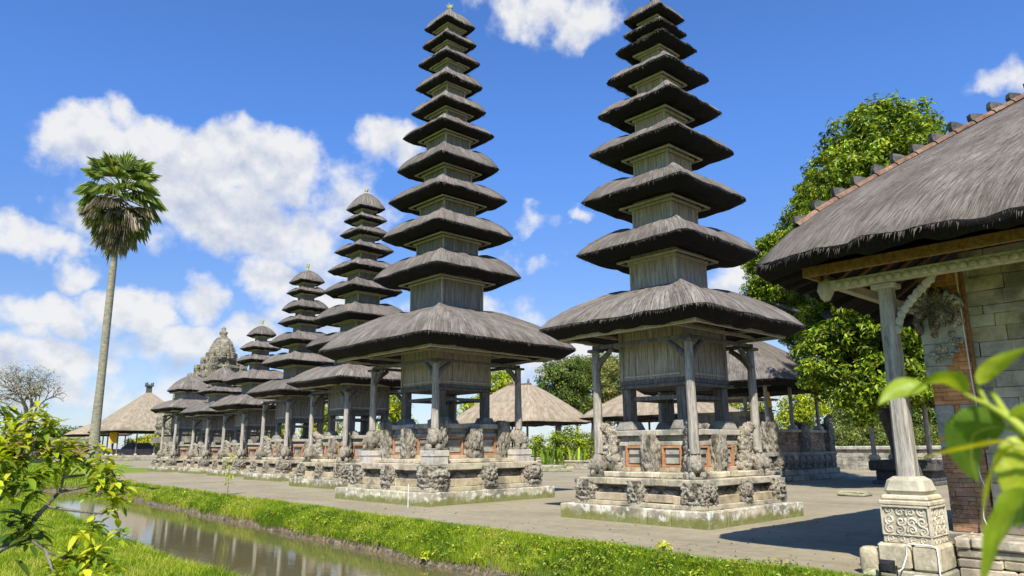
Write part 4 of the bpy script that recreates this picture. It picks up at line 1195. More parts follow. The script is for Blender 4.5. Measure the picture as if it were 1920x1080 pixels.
    pl_.box(L(11.84), L(12.1), M(y0), M(y1-.01), .49, 4.3, 0, 0, (.3, .2, .12))
    pil = pl_.build('pilaster', 'blocks', root)
    mb = MB()
    for i, (a, z0, z1) in enumerate(((y0+.30, 2.62, 2.78), (y0+.22, 2.781, 2.95), (y0+.12, 2.951, 3.10), (y0+.02, 3.101, 3.75))):
        mb.box(L(11.63), L(11.9), M(a), M(y1+.05), z0, z1-.002, .012, 0, (.40, .40, .375))
    mb.build('stepped_stone', 'blocks', pil)
    mb = MB()
    for k in range(46):
        u = rng.uniform(-.30, .34); z = 3.32+.52*rng.random()
        r = rng.uniform(.045, .085)
        rr = math.hypot((u)/.34, (z-3.55)/.3)
        if rr > 1.15: continue
        blob(mb, (L(11.61)-.10*(1-min(1, rr**2)), M(3.32+u), z), (r*.75, r*.8, r*1.25), k, 6, .4)
    for k in range(14):
        u = rng.uniform(-.16, .22); z = rng.uniform(2.85, 3.25)
        blob(mb, (L(11.62), M(3.28+u), z), (.03, .05, .05), k+50, 5, .4)
    for k in range(9):
        th = R(20+k*17)
        mb.tube([(L(11.58), M(3.32), 3.5), (L(11.50), M(3.32+.22*math.cos(th)), 3.52+.24*math.sin(th)), (L(11.42), M(3.32+.36*math.cos(th)), 3.50+.36*math.sin(th)), (L(11.44), M(3.32+.40*math.cos(th)), 3.42+.36*math.sin(th))], [.05, .055, .04, .012], 6)
    mb.build('carved_capital', 'stone_carved', pil)
    mb = MB(); mb.box(L(11.66), L(11.715), M(2.975), M(3.02), 1.6, 4.3, .006)
    mb.build('edge_strip', 'wood_orange', root)
    return root
pavilion_right()

def small_right_things():
    # white cord down the pilaster
    mb = MB()
    P = [(11.64, 3.05, 4.2), (11.635, 3.05, 3.4), (11.64, 3.04, 2.5), (11.635, 3.02, 2.2), (11.64, 3.04, 1.9), (11.60, 3.10, 1.45), (11.59, 3.09, 1.25), (11.585, 3.03, 1.05), (11.585, 3.10, .85), (11.585, 3.12, .70), (11.585, 3.06, .53), (11.5, 3.03, .512), (11.2, 3.06, .512)]
    t = np.linspace(0, len(P)-1, 70); Q = np.array([[np.interp(k, range(len(P)), [p[i] for p in P]) for i in range(3)] for k in t])
    for _ in range(3): Q[1:-1] = (Q[:-2]+Q[1:-1]*2+Q[2:])/4
    mb.tube(Q, .009, 6)
    tag(mb.build('cord', 'cord_white'), 'thin white cord hanging down the brick corner of the stone wall', 'cord')
    mb = MB()
    Q = [(10.22, 3.78, .10), (10.26, 3.74, .14), (10.335, 3.70, .30), (10.335, 3.695, .42), (10.335, 3.66, .435), (10.335, 3.40, .435), (10.335, 3.34, .42), (10.335, 3.335, .3), (10.31, 3.33, .05)]
    mb.tube(Q, .009, 6)
    tag(mb.build('cable', 'cord_white'), 'white cable looped over the base of the carved post plinth', 'cable')
    # flood lamp
    root = thing('flood_lamp', 'small black flood lamp on the ground against the post plinth', 'lamp', (10.10, 3.86, 0))
    mb = MB()
    V0 = []
    for i, (s, d) in enumerate(((.085, .02), (.095, -.01), (.07, -.075), (.05, -.09))):
        for u, w in ((-1, -1), (1, -1), (1, 1), (-1, 1)): V0.append((-d*1.1-.02 if False else -d, u*s, .17+w*s*.85))
    F = [(i*4+k, i*4+(k+1) % 4, i*4+4+(k+1) % 4, i*4+4+k) for i in range(3) for k in range(4)]+[(3, 2, 1, 0), (12, 13, 14, 15)]
    mb.add([(-v[0], v[1], v[2]) for v in V0], F)
    hsg = mb.build('housing', 'metal_black', root)
    mb = MB(); mb.box(-.028, -.022, -.078, .078, .105, .235, .002); mb.build('lens', 'stone_grey', hsg)
    mb = MB()
    for s in (-1, 1): mb.box(-.015, .015, s*.105-.006, s*.105+.006, .02, .19, .002)
    mb.box(-.02, .02, -.112, .112, .008, .02, .002)
    mb.box(-.06, .06, -.07, .07, 0, .008, .002); mb.build('bracket', 'metal_black', root)
    for i, (x, y, sx, sy, h, lab, c) in enumerate(((10.47, 4.20, .12, .13, .36, 'upright rounded boulder left of the carved post plinth', (.44, .39, .27)),
                                            (10.22, 4.10, .13, .10, .10, 'flat mossy slab at the foot of the carved post plinth', (.38, .38, .24)),
                                            (10.20, 3.42, .12, .24, .09, 'long pale kerb slab below the white cable', (.48, .46, .38)))):
        mb = MB()
        if i == 0:
            blob(mb, (0, 0, h*.48), (sx*1.02, sy*1.02, h*.54), 4, 14, .04, 5.0); mb.c[-1] = np.tile(np.array(c), (len(mb.v[-1]), 1))
        else: mb.box(-sx, sx, -sy, sy, 0, h, min(sx, h)*.42, 0, c, top=(.02, .02), jit=.012)
        tag(mb.build('boulder', 'blocks', None, (x, y, -.005)), lab, 'stone')
    p = onz((1603, 930))
    mb = MB(); mb.box(-.35, .35, -.45, .45, 0, .10, .03, 0, (.36, .37, .24), jit=.01); mb.box(-.30, .30, -.40, .40, .101, .15, .02, 0, (.40, .40, .27), jit=.01)
    tag(mb.build('flat_stone', 'blocks', None, tuple(p)), 'low flat mossy stone lying alone in the courtyard by the shadow', 'stone')
    p = onz((765, 951.5))
    mb = MB(); mb.tube([(0, 0, -.1), (0, .004, .3), (.006, 0, .62)], [.014, .013, .012], 6); mb.lathe([(.012, .615), (.014, .63), (.001, .65)], 6)
    tag(mb.build('stake', 'cord_white', None, tuple(p)), 'thin white stake standing before the left side of the tallest tower', 'stake')
small_right_things()

# ------------------------------------------------------------------ other buildings
def open_pavilion(name, label, c, half, eave_z, apex_z, ridge, mats, base_z, posts, plat=True, straw=200, thick=.28, m=16, seed=0, group=None, power=1.1, wall=None, post_mat='wood_dark', ornament=True):
    root = thing(name, label, 'pavilion', (c[0], c[1], 0), group)
    hx, hy = half
    mb = thatch_roof((max(.15, ridge[0]), max(.15, ridge[1])), (hx, hy), apex_z, eave_z, thick, m, 12, power, .03, .0, straw, .6, seed, bulge=(.07, 9))
    rf = mb.build('roof', mats, root)
    if ornament:
        mb = MB()
        if ridge[1] > .5 or ridge[0] > .5:
            n = 9
            for k in range(n):
                u = (k/(n-1)-.5)*2
                x, y = u*ridge[0]*.95, u*ridge[1]*.95
                mb.box(x-.16, x+.16, y-.3, y+.3, apex_z-.10, apex_z+.10, .04)
                if k in (0, 4, 8): blob(mb, (x, y, apex_z+.25), (.13, .13, .25), k, 6, .2)
            mb.build('ridge_cap', 'tile_brown', rf)
        else:
            q = hx*.055
            mb.box(-q, q, -q, q, apex_z-.3, apex_z+hx*.14, .02); mb.box(-q*1.5, q*1.5, -q*1.5, q*1.5, apex_z+hx*.142, apex_z+hx*.19, .02)
            for s in (-1, 1):
                for t in (-1, 1): mb.box(s*q*1.2-q*.25, s*q*1.2+q*.25, t*q*1.2-q*.25, t*q*1.2+q*.25, apex_z+hx*.191, apex_z+hx*.24, .01)
            mb.build('roof_crown', 'stone_dark', rf)
    mb = MB()
    if plat:
        mb.box(-hx*.92, hx*.92, -hy*.92, hy*.92, 0, base_z*.5, .05, 0, (.36, .34, .28)); mb.box(-hx*.86, hx*.86, -hy*.86, hy*.86, base_z*.502, base_z, .05, 0, (.42, .38, .30))
        mb.build('platform', 'blocks', root)
    for (x, y) in posts:
        mb = MB(); mb.tube([(x*hx, y*hy, base_z+.2), (x*hx, y*hy, eave_z+.25)], .10, 6); p = mb.build('post', post_mat, root)
        mb = MB(); mb.box(x*hx-.22, x*hx+.22, y*hy-.22, y*hy+.22, base_z-.01, base_z+.25, .06, top=(.06, .06)); mb.build('post_foot', 'stone_pale', p)
    mb = MB()
    ax_, ay_ = max(abs(p[0]) for p in posts)*hx, max(abs(p[1]) for p in posts)*hy
    for s in (-1, 1):
        mb.box(s*ax_-.07, s*ax_+.07, -ay_-.3, ay_+.3, eave_z+.05, eave_z+.22, .01); mb.box(-ax_-.3, ax_+.3, s*ay_-.07, s*ay_+.07, eave_z+.222, eave_z+.38, .01)
    mb.build('beam', 'wood_dark', root)
    return root

def buildings():
    # pavilion behind the nearest tower, on a carved stone terrace
    root = open_pavilion('terrace_pavilion', 'dark thatched pavilion on a carved brick terrace behind the nearest shrine tower', (35.0, 19.8), (3.95, 3.95), 4.30, 7.3, (.4, .4), ['thatch_grey', 'thatch_cut'], 2.35,
                         [(-.72, -.72), (.62, -.72), (-.72, .72), (.62, .62), (-.1, -.72)], False, 500, .5, 22, 31, post_mat='wood_grey', ornament=False)
    mb = MB()
    stone_ring(mb, 3.6, 0, .22, 6, .03, (.30, .29, .25), .1, .01, 0, 1.0); stone_ring(mb, 3.35, .222, .50, 6, .03, (.28, .27, .23), .1, .01, 0, 1.0)
    mb.box(-3.1, 3.1, -3.1, 3.1, .1, 1.2, 0, 0, (.12, .12, .11))
    stone_ring(mb, 3.3, 1.13, 1.30, 6, .02, (.30, .28, .24), .1, .006, 0, .6)
    block = MB()
    stone_ring(mb, 3.12, 2.22, 2.36, 5, .02, (.48, .44, .36), .08, .005, 0, 2.6)
    mb.build('terrace', 'blocks', root)
    for s in (0, 1):
        block_face(block, 'xy'[s], -3.0, 3.0, 1.302, 2.218, -3.0, .4, (.06, .08), (.2, .35), (.34, .24, .16), .2, .006, .003, .12)
    block.build('brick_parapet', 'blocks', root)
    for i in range(9):
        u = -2.7+i*.68
        link('carved_block', carved_block(i % 6), root, (u, -3.15, .5), 0, (.62, .4, .64)); 
        if i % 2 == 0: link('carved_block', carved_block((i+2) % 6), root, (-3.15, u, .5), 0, (.4, .62, .64))
    for x, y in ((-2.95, -2.95), (.2, -2.95), (3.0, -2.95), (-2.95, .4)):
        link('carved_block', carved_block(int(x+9) % 6), root, (x, y, 1.30), 0, (.62, .62, 1.35))
    link('carved_block', curl(1), root, (3.05, -2.95, 2.3), math.pi/2, (.8, .8, .8))
    mb = MB(); block_face(mb, 'y', -1.9, 1.0, 2.36, 3.3, -1.2, .3, (.1, .16), (.25, .5), (.30, .26, .20), .15, .006, .003, .1)
    mb.box(-1.9, 1.0, -.9, 1.6, 2.36, 3.28, 0, 0, (.28, .24, .18)); mb.build('altar', 'blocks', root)
    mb = MB(); mb.box(-2.2, 1.4, -1.3, 1.9, 3.9, 4.0, .02); mb.box(-2.1, 1.2, -1.22, -1.12, 3.35, 3.42, .01)
    for x in (-1.7, .8): mb.box(x-.07, x+.07, -1.2, -1.06, 3.28, 3.9, .01)
    mb.build('altar_frame', 'wood_grey', root)
    p = onx((1459, 722), 33.2)
    mb = MB(); mb.tube([(33.0-35, 17.3-19.8, 4.15), (33.0-35, 17.3-19.8, 3.4)], [.10, .16], 8)
    tag(mb.build('cloth', 'cloth_yellow', None, (35.0, 19.8, 0)), 'yellow cloth bundle hanging under the eave of the terrace pavilion', 'cloth')

    # two tan thatched halls beyond the courtyard
    n = at((993, 793), 62); r = ony((1110, 796), n[1])
    hx = (r[0]-n[0])/2; l = onx((842, 790), n[0]); hy = (l[1]-n[1])/2
    cA = (n[0]+hx, n[1]+hy)
    rz = onx((1003, 719), cA[0])
    open_pavilion('thatched_hall', 'tan thatched hall with a ridge crest, seen right of the tallest tower', cA, (hx, hy), n[2], rz[2], (.12, max(1.0, cA[1]*0+hy-hx*1.0)), ['thatch_tan', 'thatch_cut'], .7,
                  [(-.8, -.8), (.1, -.8), (.8, -.8), (-.8, .0), (-.8, .8), (.8, .8)], True, 300, .30, 24, 41)
    l = at((1085, 787), 60); n2 = onx((1282, 780), l[0]); hy2 = (l[1]-n2[1])/2; hx2 = hy2*.9
    rz = onx((1175, 722), l[0]+hx2)
    open_pavilion('thatched_hall', 'tan thatched hall glimpsed between the posts of the nearest tower', (l[0]+hx2, n2[1]+hy2), (hx2, hy2), n2[2], rz[2]+.1, (.12, .6), ['thatch_tan', 'thatch_cut'], .7,
                  [(-.8, -.8), (.8, -.8), (-.8, .1), (-.8, .8), (.8, .8)], True, 300, .30, 24, 42)
    mb = MB(); q = l[0]+hx2*.7
    # far left hall with crown ornament
    cW = hd((266, 868), 132)
    k = open_pavilion('thatched_hall', 'wide tan thatched meeting hall with a square crown ornament beside the palm', (cW[0], cW[1]), (6.6, 6.6), 4.15, 10.6, (.3, .3), ['thatch_faded', 'thatch_cut'], .75,
                  [(-.8, -.8), (.8, -.8), (-.8, .8), (.8, .8), (-.4, -.8), (0, -.8), (.2, -.8), (.4, -.8), (.6, -.8), (-.8, .4), (-.8, 0), (-.8, -.4)], True, 300, .4, 20, 43, power=1.0)
    mb = MB(); mb.box(-4.6, 4.6, -4.6, 4.6, .76, 1.7, .02); mb.box(-2.6, 1.0, -3.0, 3.0, 1.7, 2.6, .1, top=(.8, .8)); mb.build('bench', 'wood_dark', k)
    c = hd((213, 818), 126)
    mb = MB(); 
    V = []; nx_ = 7
    for i in range(nx_):
        for j in range(5): V.append((i*.18-.54, .05*math.sin(i*1.6+j), -j*.42))
    V = np.array(V); V2 = V+np.array([0, .02, 0]); F = [(i*5+j, i*5+j+1, i*5+j+6, i*5+j+5) for i in range(nx_-1) for j in range(4)]
    mb.add(np.r_[V, V2], F+[tuple(q+35 for q in f[::-1]) for f in F]); o = mb.build('banner', 'cloth_yellow', None, (c[0], c[1], 4.25)); o.rotation_euler.z = -YAW+.3
    tag(o, 'yellow cloth hung under the eave of the meeting hall', 'cloth')
    c = hd((178, 868), 150)
    open_pavilion('thatched_hall', 'lower tan roof just left of the palm trunk', (c[0], c[1]), (4.4, 4.4), 4.0, 6.5, (.3, .3), ['thatch_tan', 'thatch_cut'], .5, [(-.8, -.8), (.8, -.8), (-.8, .8), (.8, .8)], True, 60, .35, 10, 44, ornament=False)
    # dark footed bale under the big tree
    sp_ = open_pavilion('small_pavilion', 'small open pavilion on a dark stone foot under the big tree', (33.9, 11.5), (1.75, 1.75), 3.2, 4.5, (.2, .2), ['thatch_brown', 'thatch_cut'], .98, [(-.62, .62), (.62, .62), (-.62, -.62), (.62, -.62)], False, 120, .2, 10, 45, post_mat='wood_grey', ornament=False)
    mb = MB(); mb.box(-1.25, 1.25, -1.25, 1.25, 0, .16, .03, 0, (.10, .10, .10)); mb.box(-1.1, 1.1, -1.1, 1.1, .162, .55, .03, 0, (.07, .07, .07)); mb.box(-1.3, 1.3, -1.3, 1.3, .552, .98, .05, 0, (.05, .05, .05))
    mb.build('platform', 'blocks', sp_)
    # low walls
    mb = MB(); block_face(mb, 'x', -2.0, 26.0, 0, 1.25, 50.5, .4, (.22, .3), (.5, 1.1), (.36, .34, .29), .14, .02, .008, .06); mb.box(50.35, 51.05, -2, 26, 1.252, 1.5, .05, 0, (.40, .39, .35))
    mb.box(50.7, 50.9, -2, 26, 0, 1.25, 0, 0, (.3, .28, .24))
    tag(mb.build('stone_wall', 'blocks'), 'long low grey stone wall at the back of the courtyard on the right', 'wall')
    a = onz((1000, 878)); 
    mb = MB(); block_face(mb, 'x', a[1]-10, a[1]+4, 0, .5, a[0], .4, (.2, .26), (.5, 1.0), (.40, .36, .28), .14, .02, .008, .06); mb.box(a[0]-.05, a[0]+.5, a[1]-10, a[1]+4, .502, .62, .04, 0, (.46, .43, .35))
    tag(mb.build('stone_kerb', 'blocks'), 'low stone kerb wall between the two tallest towers', 'wall')
    p = onz((1033, 884))
    mb = MB(); mb.box(-.9, .9, -1.2, 1.2, 0, .22, .04, 0, (.34, .36, .22)); mb.box(-.6, .6, -.9, .9, .222, .42, .04, 0, (.40, .38, .28))
    tag(mb.build('stone_step', 'blocks', None, tuple(p)), 'pair of mossy stone steps before the kerb wall', 'step')
    # brick wall and gate pier on the far left
    a = hd((-60, 868), 125); b_ = hd((182, 868), 118)
    d = b_-a; Lw = math.hypot(d[0], d[1]); ang = math.atan2(d[1], d[0])
    mb = MB()
    mb.box(0, Lw, -.3, .3, 0, 2.2, 0, 0, (.30, .17, .10)); mb.box(0, Lw, -.45, .45, 2.202, 2.55, .03, 0, (.36, .22, .15)); mb.box(0, Lw, -.6, .6, 2.552, 2.95, .1, 0, (.15, .12, .11)); mb.box(0, Lw, -.35, .35, 2.952, 3.35, .08, 0, (.34, .24, .18))
    mb.box(0, Lw, -.7, .7, 0, .5, .05, 0, (.42, .39, .32))
    o = mb.build('brick_wall', 'blocks', None, (a[0], a[1], 0)); o.rotation_euler.z = ang
    tag(o, 'long red brick boundary wall with dark coping behind the left shrub', 'wall')
    c = hd((27, 868), 116)
    root = thing('brick_shrine', 'red brick pillar shrine with stepped stone cap at the far left', 'shrine', (c[0], c[1], 0)); root.rotation_euler.z = -YAW+.5
    mb = MB(); mb.box(-1.3, 1.3, -1.3, 1.3, 0, 1.2, .05); mb.box(-1.0, 1.0, -1.0, 1.0, 1.201, 3.4, .03); mb.build('pillar', 'brick_old', root)
    mb = MB()
    for i, (w, z) in enumerate(((1.35, 3.4), (1.1, 3.75), (1.3, 4.1), (.95, 4.5), (1.05, 4.9), (.6, 5.3), (.35, 5.75))): mb.box(-w, w, -w, w, z+.002, z+.34, .05, 0, (.32, .30, .28))
    mb.tube([(0, 0, 6.05), (0, 0, 6.9)], [.22, .02], 6); mb.build('cap', 'stone_grey', root)

    # carved gate tower
    c = hd((400, 870), 93)
    root = thing('gate_tower', 'tall carved stone and brick gate tower with a domed crown behind the far shrines', 'tower', (c[0], c[1], 0))
    root.rotation_euler.z = R(8)
    lv = [(5.4, 0, 3.0), (4.9, 3.0, 5.0), (4.3, 5.0, 6.6), (3.75, 6.6, 7.9), (3.2, 7.9, 9.1), (2.75, 9.1, 10.2), (2.25, 10.2, 11.2), (1.75, 11.2, 12.1)]
    mb = MB(); bk = MB()
    for i, (w, z0, z1) in enumerate(lv):
        h = z1-z0; d_ = w*.72
        for k, (a, f0, f1) in enumerate(((1.0, 0, .16), (.86, .162, .62), (.95, .622, .76), (1.04, .762, .998))):
            tgt = bk if (k == 1 and i in (1, 2, 3, 5)) else mb
            tgt.box(-w*a, w*a, -d_*a, d_*a, z0+h*f0, z0+h*f1, .04, 0, (.40, .36, .27))
    mb.build('body', 'stone_tower', root); bk.build('brick_band', 'brick_orange', root)
    for i, (w, z0, z1) in enumerate(lv):
        h = z1-z0; d_ = w*.72
        for s in (-1, 1):
            nn = 5 if i < 4 else 3
            for k in range(nn):
                u = (k/(nn-1)-.5)*2
                if i < 1: continue
                ww = w*.36 if k in (0, nn-1) else w*.30
                remat(link('carved_block', carved_block((i+k) % 6), root, (u*w*.86, -d_*.92, z0+h*.1) if s < 0 else (-w*.92, u*d_*.8, z0+h*.1), 0, (ww, ww, h*1.0)), 'stone_tower')
        if i > 1:
            for sx in (-1, 1):
                mbb = MB(); mbb.tube([(sx*w*1.0, -d_*.95, z0+h*.9), (sx*w*1.06, -d_*1.0, z0+h*1.15), (sx*w*1.02, -d_*.98, z0+h*1.5)], [.24, .17, .02], 6)
                mbb.build('antefix', 'stone_tower', root)
    mb = MB(); mb.lathe([(1.45, 12.1), (1.5, 12.5), (1.4, 13.2), (1.15, 13.9), (.8, 14.45), (.45, 14.75), (.35, 14.9), (.45, 15.1), (.5, 15.35), (.2, 15.5), (.3, 15.75), (.02, 16.0)], 14)
    mb.build('dome', 'stone_tower', root)
    for k in range(8):
        th = k*math.pi/4
        mb = MB()
        for j in range(9):
            f = j/8; r = float(np.interp(f, [0, .4, .75, 1], [1.46, 1.38, 1.0, .45])); z = 12.15+2.5*f
            blob(mb, (r*math.cos(th), r*math.sin(th), z), (.2*(1-.5*f), .2*(1-.5*f), .22), k+j, 6, .5)
        mb.build('dome_rib', 'stone_tower', root)
        remat(link('carved_block', carved_block(k % 6), root, (1.5*math.cos(th+.39), 1.5*math.sin(th+.39), 12.1), th+.39, (.5, .5, .7)), 'stone_tower')
buildings()

# ------------------------------------------------------------------ palm
def palm():
    D0 = 67.0
    base = hd((173, 876), D0)
    base[2] = float(gz(base[0], base[1]))
    root = thing('fan_palm', 'very tall fan palm with a green crown over a grey skirt of dead leaves', 'palm tree', tuple(base))
    P = [base-np.array([0, 0, .3])]+[hd(q, D0) for q in ((174, 868), (176, 845), (178, 815), (184, 760), (191, 700), (199, 620), (207, 545), (214, 480), (220, 440), (224, 400))]
    P = np.array(P)-base
    mb = MB(); mb.tube(P, [.66, .60, .46, .37, .33, .31, .30, .29, .27, .25, .24], 12, wob=.03); mb.build('trunk', 'bark_palm', root)
    c = hd((226, 378), D0)-base
    grn = MB(); dead = MB()
    def fan(mb, o, d, Lp, rad, cols, spread=1.25, n=15, dr=.25):
        d = d/np.linalg.norm(d)
        a = np.cross(d, [0, 0, 1.0]); a /= np.linalg.norm(a)+1e-6
        nrm = np.cross(a, d)
        mb.tube([o, o+d*Lp*.5+np.array([0, 0, .05]), o+d*Lp], [.05, .04, .03], 4, 0, cols[0])
        h = o+d*Lp
        for k in range(n):
            th = (k/(n-1)-.5)*2*spread
            dd = d*math.cos(th)+a*math.sin(th); L = rad*(1-.22*abs(th)/spread)*rng.uniform(.85, 1.1)
            w = .062*rad
            fold = nrm*(.10*rad)*(1 if k % 2 else -1)*.4
            m1 = h+dd*L*.5+nrm*.10*rad*math.cos(th); t = h+dd*L+np.array([0, 0, -dr*L])
            s = np.cross(dd, nrm)*w
            col_ = np.array(cols[rng.integers(0, len(cols))])*rng.uniform(.75, 1.25)
            mb.add([h, m1+s+fold, t, m1-s-fold], [(0, 1, 2), (0, 2, 3)], 0, None, np.clip(col_, 0, 1))
    G = [(.17, .25, .06), (.26, .34, .08), (.36, .43, .13), (.12, .18, .04)]
    for i in range(46):
        el = rng.uniform(-.35, 1.45); az = i*2.399+rng.normal(0, .2)
        d = np.array([math.cos(az)*math.cos(el), math.sin(az)*math.cos(el), math.sin(el)])
        fan(grn, c+np.array([0, 0, .5+.8*max(0, math.sin(el))]), d, rng.uniform(1.5, 2.0), rng.uniform(1.5, 2.0), G, dr=.12+.3*(1-max(0, math.sin(el))))
    Dd = [(.30, .26, .19), (.40, .35, .27), (.22, .19, .15), (.46, .42, .34)]
    for i in range(190):
        k = rng.random(); el = -1.25+.95*k+rng.normal(0, .14); az = rng.uniform(0, 2*math.pi)
        d = np.array([math.cos(az)*math.cos(el), math.sin(az)*math.cos(el), math.sin(el)])
        fan(dead, c+np.array([0, 0, -2.7+3.1*k]), d, .5+2.0*k*rng.uniform(.75, 1.05), rng.uniform(.9, 1.4), Dd if rng.random() < .7 else [(.17, .20, .05), (.22, .25, .07)], .75, 9, .7)
    grn.build('crown', 'leaf', root); dead.build('dead_leaves', 'leaf_dry', root)
palm()

# ------------------------------------------------------------------ trees and shrubs
def px_ells(lst, d, zr=1.0):
    out = []
    for (x, y, rx, ry, dd) in lst:
        c = hd((x, y), d+dd); k = np.linalg.norm(c-np.array([0, 0, EYE]))/F_PX*math.cos(math.atan2(math.hypot(x-960, y-540), F_PX))
        out.append((c, (rx*k*.92, rx*k*.92, ry*k*.92)))
    return out
def trees():
    # the big tree behind the pavilion
    b0 = onz((1712, 905)); b0 = b0*np.array([.86, .86, 0])
    tree('broadleaf_tree', 'big broadleaf tree with glossy bright leaves rising behind the stone pavilion', b0,
         px_ells([(1655, 265, 100, 70, 0), (1640, 345, 120, 80, -1), (1730, 330, 60, 70, .5), (1565, 345, 62, 62, 9), (1520, 395, 42, 30, 11), (1590, 420, 90, 70, 8), (1700, 430, 120, 90, 1),
                  (1455, 520, 50, 55, 13), (1470, 470, 45, 35, 13), (1540, 545, 70, 60, 11), (1590, 600, 80, 75, 8), (1560, 680, 62, 70, 0), (1650, 600, 80, 80, -1), (1700, 560, 70, 70, 0), (1740, 640, 60, 80, .5),
                  (1640, 700, 75, 60, -.5), (1710, 710, 60, 50, 0), (1610, 745, 40, 45, -1), (1500, 600, 40, 60, 12), (1560, 610, 60, 60, 10), (1440, 490, 42, 45, 13), (1432, 555, 34, 45, 13), (1490, 530, 55, 60, 12), (1520, 440, 60, 45, 11), (1600, 500, 80, 60, 6)], 31.0), .42, 'bark_dark', GREENS, .40, 58, .22, dens=1.75, fork=.55, var=.30)
    # trees beyond the courtyard
    G = 'trees beyond the courtyard walls'
    def bg(label, px, d, ells, cols, size=.36, per=44, cr=.8, dens=1.9, bark='bark_dark', name='broadleaf_tree'):
        b = hd((px, 868), d); b[2] = 0
        tree(name, label, b, px_ells(ells, d), .3, bark, cols, cr, per, size, G, dens)
    bg('dark green tree directly above the tan hall right of the tallest tower', 1050, 92, [(1040, 720, 38, 42, 0), (1068, 700, 40, 34, 1), (1020, 745, 24, 26, -1), (1060, 765, 40, 30, 0)], DARKS+HAZYG)
    bg('pale green tree with a broad crown left of the nearest tower\'s post', 1110, 97, [(1108, 700, 36, 34, 0), (1100, 745, 40, 40, 0), (1140, 690, 30, 26, 1)], HAZYG)
    bg('yellowish bushy tree between the posts of the nearest tower', 1165, 88, [(1150, 715, 34, 46, 0), (1185, 740, 30, 34, 0), (1150, 770, 36, 30, 1)], [(.22, .23, .06), (.28, .27, .08), (.16, .20, .05)])
    bg('bright tree glimpsed under the right eave of the tallest tower', 930, 74, [(940, 712, 24, 20, 0), (925, 735, 26, 24, 0), (890, 770, 34, 26, 0)], YELLOWS)
    bg('bright lime tree between the third and tallest towers', 735, 62, [(735, 770, 26, 36, 0), (722, 810, 22, 30, 0), (750, 800, 22, 30, 1)], YELLOWS)
    bg('lime coloured tree behind the gap left of the third tower', 605, 76, [(604, 775, 18, 34, 0), (590, 800, 26, 26, 1), (620, 800, 16, 24, 0)], YELLOWS)
    bg('green tree behind the inner columns of the nearest tower', 1330, 70, [(1320, 765, 50, 34, 0), (1290, 790, 40, 30, 0), (1400, 790, 50, 40, 2)], HAZYG+YELLOWS)
    bg('leafy tree behind the terrace pavilion\'s right post', 1500, 62, [(1500, 765, 34, 30, 0), (1530, 755, 30, 30, 1), (1490, 800, 36, 30, 0)], YELLOWS, .28, 34, .6)
    bg('dense green tree at the back right beyond the stone wall', 1620, 64, [(1600, 785, 44, 40, 0), (1650, 780, 46, 44, 1), (1700, 790, 50, 44, 0), (1760, 790, 46, 50, 0), (1820, 780, 60, 60, 1)], DARKS+HAZYG, .28, 36, .6)
    bg('low olive bush behind the stone wall', 1570, 58, [(1575, 820, 30, 24, 0), (1620, 822, 34, 22, 0), (1670, 822, 40, 22, 0), (1750, 822, 50, 22, 0)], HAZYG, .22, 36, .5, name='shrub')
    bg('leafy shrub beside the posts of the tan hall', 1040, 58, [(1040, 835, 22, 22, 0), (1070, 825, 20, 24, 0), (1095, 835, 22, 22, 0), (1010, 838, 16, 18, 0)], GREENS+YELLOWS, .24, 36, .5, name='shrub')
    bg('flowering shrub seen through the meeting hall', 290, 150, [(285, 835, 30, 22, 0), (320, 832, 22, 24, 0), (255, 838, 20, 18, 0)], YELLOWS+[(.5, .28, .02)], .5, 30, .9, name='shrub')
    bg('dense green tree far behind the left brick wall', 130, 190, [(135, 812, 26, 10, 0), (100, 818, 30, 10, 0), (150, 818, 22, 10, 0)], DARKS+HAZYG, .7, 24, 1.4)
    bg('small green tree between the second and third shrine posts at the far left', 520, 90, [(520, 800, 18, 26, 0), (535, 815, 16, 18, 0)], GREENS+YELLOWS, .34, 30, .7)
    # long-leaved palm-like clump
    b = hd((1050, 868), 56); root = thing('leafy_clump', 'clump of tall strap-shaped leaves in front of the tan hall', 'plant', (b[0], b[1], 0))
    mb = MB()
    for _ in range(80):
        a = rng.uniform(0, 6.28); L = rng.uniform(.8, 1.7); o = np.array([rng.normal(0, .9), rng.normal(0, .9), .3]); d = np.array([math.cos(a), math.sin(a), 0])
        w = np.array([-d[1], d[0], 0])*.07; c1 = o+d*L*.2+np.array([0, 0, L*.75]); t = o+d*L*.65+np.array([0, 0, L*.85])
        mb.add([o-w, o+w, c1+w, c1-w, t], [(0, 1, 2, 3)], 0, None, pal(1, GREENS)[0]); k = mb.n
        mb.f.append(np.array([(k-3+0, k-3+1, k-1)])-np.array([0, 0, 0])); mb.mi.append(np.zeros(1, int)); mb.sm.append(np.zeros(1, bool)); mb.uv.append(np.zeros((3, 2)))
    mb.build('foliage', 'leaf', root)
    # bare trees
    def bare(label, base, h, r0, spread, depth, bark, seed, pale_leaves=None, name='bare_tree', up_=.35):
        root = thing(name, label, 'tree', tuple(base)); mb = MB(); tips = []
        rr = np.random.default_rng(seed)
        def grow(p, d, L, r, k):
            q = p+d*L; mid = (p+q)/2+rr.normal(0, L*.06, 3)
            mb.tube([p, mid, q], [r, r*.85, r*.7], 6 if k < 2 else 4, caps=False)
            if k == depth: tips.append(q); return
            for _ in range(rr.integers(2, 4)):
                nd = d+rr.normal(0, spread, 3)+np.array([0, 0, up_*.4]); nd /= np.linalg.norm(nd)
                grow(q, nd, L*rr.uniform(.66, .86), r*.66, k+1)
        grow(np.array([0, 0, -.2]), np.array([.02, .0, 1.]), h, r0, 0)
        mb.build('trunk', bark, root)
